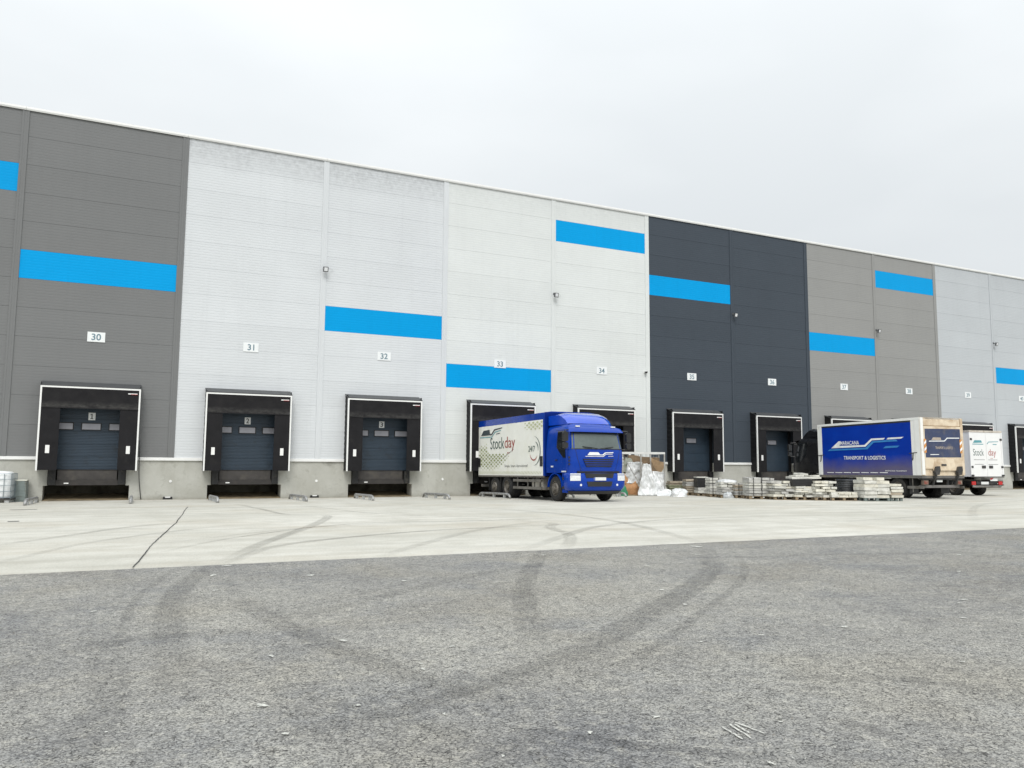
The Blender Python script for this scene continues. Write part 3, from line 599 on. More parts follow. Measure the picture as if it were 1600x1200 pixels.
# ------------------------------------------------------------------ trucks (local: forward = -Y, ground z = 0)
def wheel(root, x, y, rad, width, side, dual=False, name='wheel'):
    """side = +1/-1 towards which the outer face looks"""
    w = link(name, None, root, (x, y, rad))
    wi = width/2; b = min(.05, width*.16)
    mb = MB(); k = rad/.5
    mb.lathe([(.29*k, -wi), (.40*k, -wi-.006), (rad-b, -wi), (rad-.012, -wi+b*.7), (rad, -wi+b*1.3), (rad, -.02), (rad-.012, -.012), (rad-.012, .012), (rad, .02), (rad, wi-b*1.3), (rad-.012, wi-b*.7), (rad-b, wi), (.40*k, wi+.006), (.29*k, wi)], (0, 0, 0), 32)
    mb.build('tyre', TYRE, w, 50)
    mb = MB(); d = -.10 if dual else .02; s = side
    mb.lathe([(.295*k, s*(wi-.005)), (.27*k, s*(wi-.01)), (.255*k, s*(wi-.06)), (.21*k, s*(wi+d)), (.15*k, s*(wi+d+.01)), (.12*k, s*(wi+d+.015)), (.115*k, s*(wi+d+.07)), (.06*k, s*(wi+d+.085)), (0, s*(wi+d+.085))], (0, 0, 0), 28)
    for q in range(10):
        a = 2*math.pi*q/10; mb.lathe([(.0, s*(wi+d+.045)), (.016, s*(wi+d+.04)), (.016, s*(wi+d))], (0, .165*k*math.cos(a), .165*k*math.sin(a)), 6)
    mb.build('rim', RIM, w, 40); return w
def cab_sec(z):
    """half width and front setback of the cab shell at height z"""
    T = [(1.12, 1.225, .03), (1.4, 1.235, 0), (1.95, 1.235, .01), (2.05, 1.23, .025), (2.4, 1.20, .10), (2.72, 1.165, .19), (2.86, 1.13, .25), (2.98, 1.06, .36), (3.05, .95, .52), (3.07, .85, .66)]
    for (z0, w0, f0), (z1, w1, f1) in zip(T, T[1:]):
        if z <= z1: t = max(0, (z-z0)/(z1-z0)); return w0+(w1-w0)*t, f0+(f1-f0)*t
    return T[-1][1:]
def cab_pt(z, s, y0, ln, off=0, rr=.26):
    """point on the shell; s from -2 (left rear) over -1 (left corner) .. 1 (right corner) to 2"""
    w, f = cab_sec(z); sg = 1 if s >= 0 else -1; a = abs(s); w += off
    yf = y0+f-off
    if a <= 1:
        wf = w-rr; x = wf*a; y = yf+.05*a*a
        return (sg*x, y, z)
    if a <= 1.3:
        t = (a-1)/.3*math.pi/2; return (sg*(w-rr+rr*math.sin(t)), yf+.05+(rr-.0)*(1-math.cos(t)), z)
    t = (a-1.3)/.7; ys = yf+.05+rr; return (sg*w, ys+(y0+ln-ys)*t, z)
def shell(mb, zs, ss, y0, ln, off=0):
    vs = [cab_pt(z, s, y0, ln, off) for z in zs for s in ss]; n = len(ss)
    return mb.add(vs, [(i*n+k, i*n+k+1, i*n+n+k+1, i*n+n+k) for i in range(len(zs)-1) for k in range(n-1)])
def rng(a, b, n): return [a+(b-a)*i/n for i in range(n+1)]
MIRR = mat('mirror_glass', (.85, .86, .87), .04, metal=1, var=.02)
def make_cab(root, y0, ln, paint, dark, glass, front=True):
    zs = [1.12, 1.4, 1.7, 1.95, 2.05, 2.2, 2.4, 2.6, 2.72, 2.86, 2.98, 3.05, 3.07]; ss = [-2, -1.8, -1.6, -1.4]+rng(-1.3, -1, 5)+rng(-.8, .8, 8)+rng(1, 1.3, 5)+[1.4, 1.6, 1.8, 2]
    mb = MB(); shell(mb, zs, ss, y0, ln); n = len(ss); o = (len(zs)-1)*n
    mb.f.append(tuple(range(o, o+n))); mb.f += [tuple([i*n, i*n+n, i*n+n+n-1, i*n+n-1]) for i in range(len(zs)-1)]; mb.f.append(tuple(range(n-1, -1, -1)))
    cab = mb.build('cab', paint, root, 35)
    mb = MB(); shell(mb, [2.06, 2.2, 2.4, 2.6, 2.71], rng(-1.12, 1.12, 20), y0, ln, .006); mb.build('windscreen', glass, cab, True)
    mb = MB(); shell(mb, [2.64, 2.71], rng(-1.12, 1.12, 20), y0, ln, .009); mb.build('painted_visor_shadow', BLACKP, cab, True)  # black strip paints the sun visor's shadow onto the top of the glass
    mb = MB(); shell(mb, [2.03, 2.06], rng(-1.15, 1.15, 20), y0, ln, .010); shell(mb, [2.705, 2.73], rng(-1.15, 1.15, 20), y0, ln, .010); mb.build('screen_seal', BLACKP, cab)
    mb = MB(); vs = []
    for z, off in ((2.73, .02), (2.70, .16), (2.86, .12), (2.93, .0)): vs += [cab_pt(z, s, y0, ln, off) for s in rng(-1.16, 1.16, 20)]
    mb.add(vs, [(i*21+k, i*21+k+1, i*21+22+k, i*21+21+k) for i in range(3) for k in range(20)]); mb.build('sun_visor', paint, cab, 40)
    for s in (-1, 1):
        W_ = lambda a, b, d=0: (s*(cab_sec(b)[0]+.008+d), y0+a, b)
        mb = MB(); zr = [1.70, 1.8, 1.95, 2.05, 2.12, 2.4, 2.6, 2.72, 2.76]; vs = []
        for z in zr: yb_ = 1.16 if z >= 2.12 else .62+(z-1.70)/.42*.54; vs += [W_(.42+(z-1.7)*.06, z), W_(yb_, z)]
        mb.add(vs, [(2*k, 2*k+1, 2*k+3, 2*k+2) for k in range(len(zr)-1)]); mb.build('side_window', dark, cab)
        mb = MB(); pl = [(.36, 1.14), (.36, 2.80), (1.30, 2.80), (1.30, 1.14)]
        for (a, b), (c, d) in zip(pl, pl[1:]): mb.tube([W_(a, b, -.004), W_(c, d, -.004)], .007, 5)
        door = mb.build('door_gap', BLACKP, cab); mb = MB(); mb.box(sorted_box(s*1.235, s*1.262, y0+1.08, y0+1.26, 1.60, 1.64)[0], sorted_box(s*1.235, s*1.262, y0+1.08, y0+1.26, 1.60, 1.64)[1]); mb.build('door_handle', BLACKP, cab)
        m_ = link('mirror', None, root, (s*1.44, y0+.10, 0)); mb = MB(); mb.cbox((-.11, -.06, 2.32), (.11, .06, 2.70), .05); mb.build('housing', BLACKP, m_); mb = MB(); mb.cbox((-.11, -.055, 2.06), (.11, .055, 2.29), .045); mb.build('housing', BLACKP, m_)
        mb = MB(); mb.tube([(0, .02, 2.62), (0, .05, 2.76), (-s*.28, .18, 2.78)], .02, 6); mb.build('arm', BLACKP, m_); mb = MB(); mb.tube([(0, .02, 2.1), (0, .05, 2.04), (-s*.24, .16, 2.03)], .018, 6); mb.build('arm', BLACKP, m_)
        for za, zb, yy in ((2.36, 2.66, .062), (2.09, 2.26, .057)): mb = MB(); mb.flat([(-.085, za), (.085, za), (.085, zb), (-.085, zb)], lambda a, b: (a, yy, b)); mb.build('mirror_glass', MIRR, m_)
        # fender over the front wheel and entry step
        mb = MB(); cy = y0+1.32; vs = []
        for k in range(13):
            a = math.pi*(.02+.96*k/12); vs += [(s*q, cy+.60*rr_*math.cos(a), .52+.60*rr_*math.sin(a)) for q, rr_ in ((1.24, 1.0), (1.24, .93), (.80, .93), (.80, 1.0))]
        mb.add(vs, [(k*4+j, k*4+(j+1) % 4, k*4+4+(j+1) % 4, k*4+4+j) for k in range(12) for j in range(4)]+[(0, 1, 2, 3), (48, 49, 50, 51)]); mb.build('fender', paint, root, 50)
        mb = MB(); b0, b1 = sorted_box(s*.75, s*1.215, y0+.36, y0+.74, .36, 1.115); mb.box(b0, b1); st_ = mb.build('entry_step', paint, root)
        mb = MB()
        for z in (.50, .85): c0, c1_ = sorted_box(s*1.05, s*1.235, y0+.42, y0+.70, z, z+.10); mb.box(c0, c1_)
        mb.build('tread', BLACKP, st_)
    return cab
def sorted_box(xa, xb, ya, yb, za, zb): return (min(xa, xb), min(ya, yb), min(za, zb)), (max(xa, xb), max(ya, yb), max(za, zb))
def spoiler(root, y0, paint, top=3.56):
    mb = MB(); prof = [(.50, 3.05), (.56, 3.14), (.72, 3.30), (.95, 3.43), (1.25, 3.52), (1.6, top), (1.98, top+.01)]; vs = []; m = 9
    for y, z in prof:
        w = 1.0+.12*(y-.5)/1.5
        for k in range(m):
            t = -1+2*k/(m-1); a = abs(t); vs.append((w*(t if a < .99 else t), y0+y+.10*a**3*(1 if y < 1.2 else .4), z-(.10 if a > .99 else .03*a*a)*(1 if z > 3.1 else 0)))
    mb.add(vs, [(i*m+k, i*m+k+1, i*m+m+k+1, i*m+m+k) for i in range(len(prof)-1) for k in range(m-1)])
    for k in (0, m-1):
        side = [vs[i*m+k] for i in range(len(prof))]; base = [(p[0], p[1], 3.02) for p in side]; n = len(side)
        mb.add(side+base, [(i, i+1, n+i+1, n+i) for i in range(n-1)])
    return mb.build('roof_spoiler', paint, root, 40)
def chassis(root, ya, yb, z=.62, gap=.43):
    mb = MB()
    for s in (-1, 1): b0, b1 = sorted_box(s*gap-.04, s*gap+.04, ya, yb, z, z+.27); mb.box(b0, b1)
    for k in range(6): y = ya+(yb-ya)*(k+.5)/6; mb.box((-gap, y-.05, z+.05), (gap, y+.05, z+.2))
    return mb.build('chassis', CHASSIS, root)

BLUE_P = mat('truck_blue_paint', (.0, .040, .33), .22, var=.10, scale=2, coat=.35, dirt=((.006, .04, .30), .6, .25, 3), spec=.2)
BLUE_D = mat('truck_dark_blue', (.0, .016, .17), .4, var=.10, scale=2, spec=.15)
SCREEN = mat('windscreen_glass', (.095, .12, .113), .06, var=.3, scale=1.2, spec=.8)
DARKG = mat('dark_window_glass', (.012, .014, .016), .05, var=.3, spec=.7)
LAMP = mat('headlamp_glass', (.72, .74, .75), .12, var=.15, scale=14); AMBER = mat('amber_lens', (.75, .25, .03), .3); REDL = mat('red_lens', (.5, .02, .02), .25, var=.25, scale=20)
PLATE = mat('plate_white', (.72, .73, .72), .4, var=.06, scale=20); PLK = mat('plate_black', (.03, .03, .03), .5); PLB = mat('plate_blue', (.02, .08, .4), .5)
ALU = mat('aluminium_rail', (.20, .19, .175), .5, metal=.4, var=.25, dirt=((.12, .10, .08), .5, .25, 5))
CURT = mat('white_curtain', (.86, .86, .80), .5, var=.03, scale=1.2, dirt=((.78, .77, .66), .5, .3, 1.3))
INKG = mat('ink_green', (.035, .085, .07), .6); INKR = mat('ink_red', (.36, .05, .035), .6); INKK = mat('ink_dark', (.03, .045, .055), .6); INKT = mat('ink_teal', (.10, .32, .36), .6); INKL = mat('ink_olive', (.27, .31, .12), .6); INKP = mat('ink_pale', (.52, .55, .34), .6); INKS = mat('ink_grey', (.16, .16, .16), .6); INKW = mat('ink_white', (.82, .83, .83), .5); INKB = mat('ink_sky_blue', (.03, .22, .55), .5)

# --- blue truck at dock 33
A = thing('box_truck', 'blue cab truck with white printed curtain body backed onto the dock', 'truck', (26.85, -.6, .008), rx=-.013)
y0 = -8.92
cab = make_cab(A, y0, 2.02, BLUE_P, DARKG, SCREEN, False)
spoiler(A, y0, mat('spoiler_blue_gloss', (.0, .055, .50), .12, var=.08, coat=1, spec=.6), 3.50)
mb = MB(); zs = [.42, .50, .62, .82, 1.05, 1.12]; offs = [-.05, .02, .06, .07, .06, .0]; ss = rng(-1.38, -1, 6)+rng(-.8, .8, 8)+rng(1, 1.38, 6)
vs = []
for z, of in zip(zs, offs): vs += [tuple(list(cab_pt(1.3, s, y0, 2.02, of)[:2])+[z]) for s in ss]
n = len(ss); mb.add(vs, [(i*n+k, i*n+k+1, i*n+n+k+1, i*n+n+k) for i in range(5) for k in range(n-1)]+[tuple(range(5*n, 6*n)), tuple(range(n))]); bum = mb.build('bumper', BLUE_P, A, 40)
def fp(a, b, off=.075): return (a, y0-off+.05*min(1, abs(a)/.97)**2, b)
mb = MB(); mb.prism([(-.60, .93), (.60, .93), (.66, 1.11), (-.66, 1.11)], lambda a, b, d: fp(a, b, d), .05, .078); mb.prism([(-.52, .60), (.52, .60), (.58, .79), (-.58, .79)], lambda a, b, d: fp(a, b, d), .05, .079); mb.build('intake', BLACKP, bum)
mb = MB(); mb.prism([(-.27, .83), (.27, .83), (.27, .95), (-.27, .95)], lambda a, b, d: fp(a, b, d), .07, .095); pl = mb.build('number_plate', PLATE, bum)
mb = MB(); mb.flat([(-.27, .83), (-.225, .83), (-.225, .95), (-.27, .95)], lambda a, b: fp(a, b, .0975)); mb.build('plate_band', PLB, pl)
for s in (-1, 1):
    mb = MB(); vs = []
    for z in (.82, 1.03): vs += [tuple(list(cab_pt(1.3, s*q, y0, 2.02, .078)[:2])+[z]) for q in rng(.80, 1.16, 6)]
    mb.add(vs, [(k, k+1, k+8, k+7) for k in range(6)]); mb.build('headlight', LAMP, bum, True)
    mb = MB(); vs = []
    for z in (1.055, 1.10): vs += [tuple(list(cab_pt(1.3, s*q, y0, 2.02, .072)[:2])+[z]) for q in rng(.80, 1.16, 6)]
    mb.add(vs, [(k, k+1, k+8, k+7) for k in range(6)]); mb.build('indicator', LAMP, bum, True)
    for xx in (.82, 1.0):
        mb = MB(); mb.lathe([(0, 0), (.045, 0), (.05, .03)], (0, 0, 0), 12); o = mb.build('fog_light', LAMP, bum); o.rotation_euler = (0, 0, R(90)); o.location = (s*xx, y0-.062+.05*(xx/.97)**2+(.03 if xx > .97 else 0), .66)
    mb = MB(); b0, b1 = sorted_box(s*.86, s*1.08, y0-.0+.32, y0+.36, 2.95, 3.0); mb.box((min(s*.72, s*.9), y0+.20, 2.90), (max(s*.72, s*.9), y0+.26, 2.95)); mb.build('marker_light', LAMP, cab)
    mb = MB(); mb.tube([(s*.05, y0-.02, 2.06), (s*.35, y0-.035, 2.10), (s*.62, y0-.01, 2.115)], .012, 5); mb.tube([(s*.3, y0+.0, 2.085), (s*.70, y0+.035, 2.135)], .014, 5); mb.build('wiper', BLACKP, cab)
    for k, z in enumerate((1.42, 1.55, 1.68)): mb = MB(); c0, c1_ = sorted_box(s*1.20, s*1.232, y0+.10, y0+.2, z, z+.07); mb.box((c0[0], c0[1]+.05, c0[2]), (c1_[0], c1_[1]+.03, c1_[2])); mb.build('deflector_slot', LAMP if s > 0 else BLACKP, cab)
fr = lambda a, b, off=.0: (a, y0+cab_sec(b)[1]+.012*min(1, abs(a)/.97)**2-off, b)
mb = MB(); mb.prism([(-.56, 1.36), (.56, 1.36), (.70, 1.66), (-.70, 1.66)], lambda a, b, d: fr(a, b, d), -.02, .022); gr = mb.build('grille', BLACKP, cab)
for z in (1.425, 1.51, 1.595): mb = MB(); w = .56+(z-1.36)*.46; mb.prism([(-w, z-.012), (w, z-.012), (w, z+.012), (-w, z+.012)], lambda a, b, d: fr(a, b, d), .0, .042); mb.build('slat', BLUE_P, gr)
mb = MB(); mb.prism([(-.95, 1.125), (.95, 1.125), (.95, 1.185), (-.95, 1.185)], lambda a, b, d: fr(a, b, d), -.02, .035); mb.build('lower_gap', BLACKP, cab)
mb = MB(); mb.v = [tuple(list(cab_pt(1.3, q, y0, 2.02, o_)[:2])+[z]) for z, o_ in ((.30, -.12), (.425, -.02)) for q in rng(-1.36, 1.36, 20)]; mb.f = [(k, k+1, k+22, k+21) for k in range(20)]; mb.build('air_dam', BLACKP, A)
for s in (-1, 1):
    mb = MB(); mb.tube([cab_pt(z, s*q, y0, 2.02, .002) for z, q in ((2.02, 1.02), (1.85, .99), (1.6, .93), (1.4, .85), (1.2, .80))], .008, 5); mb.build('bonnet_gap', BLACKP, cab)
    b0, b1 = sorted_box(s*1.236, s*1.25, y0+.40, y0+.74, 1.15, 1.20); mb = MB(); mb.box(b0, b1); mb.build('step_highlight', LAMP, cab)  # white bar standing in for the highlight along the side step
    b0, b1 = sorted_box(s*1.238, s*1.252, y0+1.42, y0+1.60, 1.34, 1.40); mb = MB(); mb.box(b0, b1); mb.build('fender_highlight', LAMP, cab)  # white bar painted as a bright highlight above the fender, no lamp
lg = MB(); F5 = lambda a, b: fr(a, b, .026)
lg.flat([(-.52, 1.80), (-.42, 1.92), (-.02, 1.92), (.06, 1.83), (.16, 1.83), (.28, 1.915), (.66, 1.93), (.68, 1.90), (.32, 1.885), (.20, 1.80)], F5); lg.flat([(-.60, 1.765), (.18, 1.765), (.32, 1.855), (.64, 1.865), (.62, 1.845), (.33, 1.835), (.20, 1.745), (-.62, 1.745)], F5); lg.flat([(.42, 1.76), (.66, 1.765), (.66, 1.78), (.43, 1.775)], F5)
lg.build('front_emblem', INKW, cab)
# body
bx0, bx1 = -1.25, 1.25; yr, yf = 0, -6.80
mb = MB(); mb.box((-1.235, yf+.03, 1.0), (1.235, yr-.03, 3.56)); body = mb.build('cargo_body', BLUE_D, A)
mb = MB(); mb.box((-1.252, yf, 3.29), (1.252, yr, 3.58)); mb.add([(-1.22, yf+.02, 3.585), (1.22, yf+.02, 3.585), (1.22, yr, 3.585), (-1.22, yr, 3.585), (-.9, yf+.02, 3.63), (.9, yf+.02, 3.63), (.9, yr, 3.63), (-.9, yr, 3.63)], [(4, 5, 6, 7), (0, 1, 5, 4), (1, 2, 6, 5), (2, 3, 7, 6), (3, 0, 4, 7)]); mb.build('roof_rail', BLUE_P, body)
mb = MB(); mb.box((-1.253, yf-.03, .99), (1.253, yf+.0, 3.585)); mb.build('bulkhead', BLUE_D, body)
for s in (-1, 1):
    mb = MB(); nseg = 60; vs = []
    for i in range(nseg+1):
        y = yr-.02+(yf+.16-yr)*i/nseg
        for z in (1.0, 1.03, 1.5, 2.1, 2.7, 3.27, 3.295): vs.append((s*(1.256+.006*noise.noise((y*1.1, z*.5, s*4))+.003*math.sin(y*14)), y, z))
    mb.add(vs, [(i*7+j, i*7+7+j, i*7+8+j, i*7+j+1) for i in range(nseg) for j in range(6)]); cu = mb.build('side_curtain', CURT, body, True)
    if s == -1: curtA = cu
    mb = MB(); b0, b1 = sorted_box(s*1.235, s*1.258, yf+.0, yf+.13, 1.0, 3.285); mb.box(b0, b1); mb.build('corner_post', BLUE_P, body)
    for yy in (-.15, -6.52): mb = MB(); b0, b1 = sorted_box(s*1.262, s*1.272, yy-.12, yy+.12, 1.38, 1.80); mb.box(b0, b1); mb.build('curtain_tensioner', BLACKP, body)
    mb = MB(); b0, b1 = sorted_box(s*1.20, s*1.245, yf+.05, yr, .93, .998); mb.box(b0, b1); mb.build('side_rail', ALU, body)
    for z in (.43, .74): mb = MB(); b0, b1 = sorted_box(s*1.17, s*1.205, -6.4, -3.75, z, z+.11); mb.box(b0, b1); mb.build('side_guard', ALU, A)
    for yy in (-4.1, -5.1): mb = MB(); b0, b1 = sorted_box(s*1.13, s*1.168, yy-.03, yy+.03, .42, .95); mb.box(b0, b1); mb.build('guard_post', ALU, A)
    mb = MB(); mb.cbox((min(s*.55, s*1.14), -6.45, .42), (max(s*.55, s*1.14), -5.45, .95), .09); tk = mb.build('fuel_tank', mat('tank_aluminium', (.40, .38, .34), .45, metal=.5, var=.2, dirt=((.14, .11, .08), .5, .25, 4)), A)
    for yy in (-6.2, -5.7): mb = MB(); mb.cbox((min(s*.54, s*1.15), yy-.03, .41), (max(s*.54, s*1.15), yy+.03, .96), .09); mb.build('strap', CHASSIS, tk)
    wheel(A, s*1.06, -7.60, .50, .31, s, name='front_wheel'); wheel(A, s*.93, -3.10, .50, .56, s, True, 'rear_wheel'); wheel(A, s*.95, -1.78, .48, .50, s, False, 'rear_wheel')
    for yy in (-1.15, -2.44): mb = MB(); b0, b1 = sorted_box(s*.68, s*1.2, yy-.012, yy+.012, .30, .92); mb.box(b0, b1); mb.build('mud_flap', BLACKP, A)
chassis(A, -8.3, -.15)
mb = MB(); mb.box((-1.15, -.22, .45), (1.15, -.12, .58)); mb.build('underrun_bar', ALU, A)
mb = MB(); mb.box((-.62, -8.3, .35), (.62, -7.2, 1.1)); mb.build('engine', CHASSIS, A)
for yy in (-7.6, -3.1, -1.78): mb = MB(); mb.tube([(-.9, yy, .5), (.9, yy, .5)], .07, 8); mb.build('axle', CHASSIS, A)
# prints on the near curtain: a = distance from the rear, b = height
SA = lambda a, b: (-1.269, -a, b)
def decal(m, parent, name='print'): return lambda mb: mb.build(name, m, parent)
mb = MB(); text(mb, 'Stock', 1.52, .53, SA, 1.42, 2.20, -.004); mb.build('lettering', INKG, curtA)
mb = MB(); text(mb, 'day', 1.06, .66, SA, 3.0, 2.06, -.002); mb.flat([(3.28, 2.03), (3.36, 2.03), (3.36, 1.97), (3.28, 1.97)], SA); mb.flat([(3.42, 2.03), (3.5, 2.03), (3.5, 1.97), (3.42, 1.97)], SA); mb.build('lettering', INKR, curtA)
mb = MB(); text(mb, 'Simplu. Smart. Aprovizionat!', 2.3, .15, SA, 3.0, 1.33, .0); mb.build('lettering', INKS, curtA)
mb = MB(); mb.flat([(.34, 2.86), (.62, 3.10), (1.32, 3.12), (1.36, 2.93), (1.55, 2.92), (1.85, 3.12), (2.75, 3.17), (2.68, 3.12), (1.9, 3.06), (1.6, 2.86)], SA); mb.flat([(2.05, 2.90), (2.5, 2.93), (2.5, 2.90), (2.05, 2.87)], SA); mb.build('emblem', INKK, curtA)
mb = MB(); mb.flat([(.22, 2.80), (1.58, 2.79), (1.92, 3.0), (2.6, 3.05), (2.6, 3.02), (1.95, 2.96), (1.60, 2.75), (.2, 2.76)], SA); mb.build('emblem_line', INKT, curtA)
def arc(mb, ca, cb, ra, rb, t0, t1, w, n=28):
    vs = []
    for k in range(n+1):
        t = R(t0+(t1-t0)*k/n); q = math.sin(math.pi*k/n)
        vs += [SA(ca+(ra+w*q)*math.cos(t), cb+(rb+w*q)*math.sin(t)), SA(ca+ra*math.cos(t), cb+rb*math.sin(t))]
    mb.add(vs, [(2*k, 2*k+1, 2*k+3, 2*k+2) for k in range(n)])
mb = MB(); arc(mb, 5.85, 2.03, .56, .60, -95, 88, .05); arc(mb, 5.9, 2.05, .34, .36, -10, 78, .05); text(mb, '24/7', .60, .24, SA, 5.36, 2.0, .004); mb.build('round_emblem', INKG, curtA)
mb = MB(); arc(mb, 5.85, 2.03, .36, .36, 195, 335, .05); mb.build('round_emblem', INKR, curtA)
rs = random.Random(3)
for nm, cx, cz, rx_, rz_, big in (('lattice', 1.15, 1.85, 2.3, .62, 1), ('lattice', 6.0, 3.12, 1.05, .26, 0)):
    mb = MB(); mb2 = MB(); st = .205
    for i in range(-40, 40):
        for j in range(-20, 20):
            a = cx+(i+j)*st*.92; b = cz+(i-j)*st*.42
            if not (.04 < a < 6.60 and 1.06 < b < 3.24): continue
            e = ((a-cx)/rx_)**2+((b-cz)/rz_)**2
            if big and ((2.0 < b < 2.85 and a > 1.25-(b-2.0)*.6) or b > 2.62 or (b > 1.98 and a > 1.2) or a > 3.45 or (a > 2.7 and b < 1.5)): continue
            k = (1-e)*.9+rs.uniform(-.12, .12)
            if k <= .04: continue
            k = min(1, .45+k); q = k*.80
            q *= .92; p = [(a-st*.78*q, b), (a, b+st*.355*q), (a+st*.78*q, b), (a, b-st*.355*q)]
            (mb if k > .72 and big and rs.random() < .8 else mb2).flat(p, SA)
    if mb.v: mb.build('lattice_print', INKL, curtA)['kind'] = 'stuff'
    mb2.build('lattice_print', INKP, curtA)['kind'] = 'stuff'
mb = MB()
for k in range(14): a = 2.9+k*.075; b = 1.78+k*.026; mb.flat([(a, b), (a+.05, b+.018), (a+.05, b+.045), (a, b+.027)], SA)
mb.build('lattice_print', INKS, curtA)['kind'] = 'stuff'
mb = MB()
for k in range(46): a = .1+k*.14; mb.flat([(a, 1.06), (a+.03, 1.06), (a+.15, 1.18), (a+.12, 1.18)], SA)
mb.build('lattice_print', INKP, curtA)['kind'] = 'stuff'

# --- black-cab truck with blue curtain
th = math.pi-.0925
B = thing('box_truck', 'black cab truck with dark blue curtain body and a tail lift, parked nose in', 'truck', (43.57, -11.92, .13), th, rx=.012)
BLK = mat('truck_black_paint', (.006, .006, .007), .3, var=.2, coat=.4)
SIDEW = mat('body_white_dirty', (.82, .82, .79), .45, var=.04, scale=2, dirt=((.60, .55, .46), .62, .2, 1.7)); REARW = mat('rear_white_dirty', (.72, .61, .46), .5, var=.08, scale=2, dirt=((.44, .31, .19), .44, .26, 1.5))
def curtain_blue():
    t = NT('blue_curtain_dirty'); p = t.coord(); f = t.noise(p, 1.2, 5)
    c = t.mixc(t.ramp(f, .3, .7), (.0, .028, .31), (.0, .040, .38)); z = t.n('SeparateXYZ'); t.l(p, z.inputs[0])
    e = t.math('MULTIPLY_ADD', t.noise(p, .9, 6, .6), .9, t.math('MULTIPLY_ADD', z.outputs[2], -1.15, t.math('MULTIPLY', z.outputs[1], .05)))
    c = t.mixc(t.math('MULTIPLY', t.ramp(e, -1.75, -1.05), .62) if False else t.math('MULTIPLY', t.ramp(t.math('ADD', e, 2.0), .0, .75), .7), c, (.17, .14, .13))
    t.base(c); t.b.inputs['Roughness'].default_value = .42; t.b.inputs['Specular IOR Level'].default_value = .15; return t.m
CBL = curtain_blue()
LB = 6.45; make_cab(B, -LB-2.12, 2.0, BLK, DARKG, DARKG, True); spoiler(B, -LB-2.12, BLK, 3.42)
mb = MB(); zs = [.40, .55, 1.1]
for z in zs: mb.v += [tuple(list(cab_pt(1.3, s, -LB-2.12, 2, .04)[:2])+[z]) for s in rng(-1.38, 1.38, 20)]
mb.f = [(i*21+k, i*21+k+1, i*21+22+k, i*21+21+k) for i in range(2) for k in range(20)]; mb.build('bumper', BLK, B, 40)
mb = MB(); mb.box((-1.25, -LB+.02, 1.04), (1.25, -.04, 3.60)); bodyB = mb.build('cargo_body', SIDEW, B)
mb = MB(); mb.box((-1.285, -LB-.02, 3.55), (1.285, 0, 3.66)); mb.build('roof_rail', SIDEW, bodyB)
mb = MB(); mb.box((-1.27, -LB-.015, .93), (1.27, -.005, 1.05)); mb.build('side_rail', mat('dirty_grey_rail', (.13, .125, .12), .6, var=.25, dirt=((.2, .17, .13), .5, .2, 3)), bodyB)
mb = MB(); mb.box((-1.275, -LB-.03, 1.05), (1.275, -LB+.015, 3.55)); mb.build('bulkhead', SIDEW, bodyB)
for s in (-1, 1):
    mb = MB(); vs = []; nseg = 50
    for i in range(nseg+1):
        y = -.5+(-LB+.28+.5)*i/nseg
        for z in (1.06, 1.5, 2.1, 2.8, 3.47): vs.append((s*(1.268+.006*noise.noise((y*1.2, z*.6, s*9))+.002*math.sin(y*16)), y, z))
    mb.add(vs, [(i*5+j, i*5+5+j, i*5+6+j, i*5+j+1) for i in range(nseg) for j in range(4)]); cu = mb.build('side_curtain', CBL, bodyB, True)
    if s == 1: curtB = cu
    for ya, yb in ((-.02, -.30), (-.315, -.50), (-LB+.0, -LB+.10), (-LB+.11, -LB+.28)): mb = MB(); b0, b1 = sorted_box(s*1.25, s*(1.282 if abs(ya+.02) < .01 else 1.274), ya, yb, 1.06, 3.545); mb.box(b0, b1); mb.build('corner_post', SIDEW, bodyB)
    for yy in (-.42, -LB+.2): mb = MB(); mb.tube([(s*1.285, yy-.22, 2.05), (s*1.285, yy+.22, 2.08)], .018, 6); mb.tube([(s*1.29, yy, 2.05), (s*1.30, yy-.02, 1.80), (s*1.29, yy-.06, 1.74)], .022, 6); mb.build('curtain_latch', STEEL, bodyB)
    mb = MB(); b0, b1 = sorted_box(s*1.26, s*1.275, -LB+.28, -.5, 3.47, 3.548); mb.box(b0, b1); mb.build('curtain_track', BLACKP, bodyB)
    wheel(B, s*1.06, -LB-.80, .48, .31, s, name='front_wheel'); wheel(B, s*.95, -1.45, .48, .56, s, True, 'rear_wheel')
    mb = MB()
    for k in range(11):
        a = math.pi*(.08+.84*k/10); mb.v += [(s*q, -1.45+.56*math.cos(a), .48+.56*math.sin(a)) for q in (.66, 1.23)]
    mb.f = [(2*k, 2*k+1, 2*k+3, 2*k+2) for k in range(10)]; mb.build('mudguard', BLACKP, B)
    for z in (.46, .74): mb = MB(); b0, b1 = sorted_box(s*1.19, s*1.22, -5.4, -2.3, z, z+.1); mb.box(b0, b1); mb.build('side_guard', ALU, B)
    mb = MB(); b0, b1 = sorted_box(s*1.19, s*1.22, -.9, .0, .46, .58); mb.box(b0, b1); mb.build('side_guard', ALU, B)
    mb = MB(); mb.tube([(s*1.2, -.6, .3), (s*1.2, -.6, .95)], .02, 6); mb.build('guard_post', ALU, B)
SB = lambda s_, z: (1.2835, -s_*.963, (z-1.61)*.963+1.48+.012*s_)
mb = MB(); mb.flat([(5.73, 2.50), (5.18, 2.86), (5.02, 2.86), (5.12, 2.62), (3.40, 2.64), (2.95, 2.95), (2.07, 2.96), (2.16, 2.88), (2.90, 2.86), (3.34, 2.55)], SB); mb.flat([(1.98, 2.88), (1.10, 2.90), (.94, 2.98), (1.88, 2.965)], SB); mb.build('emblem', INKW, curtB)
SBt = lambda a, b: SB(5.06-a, b)
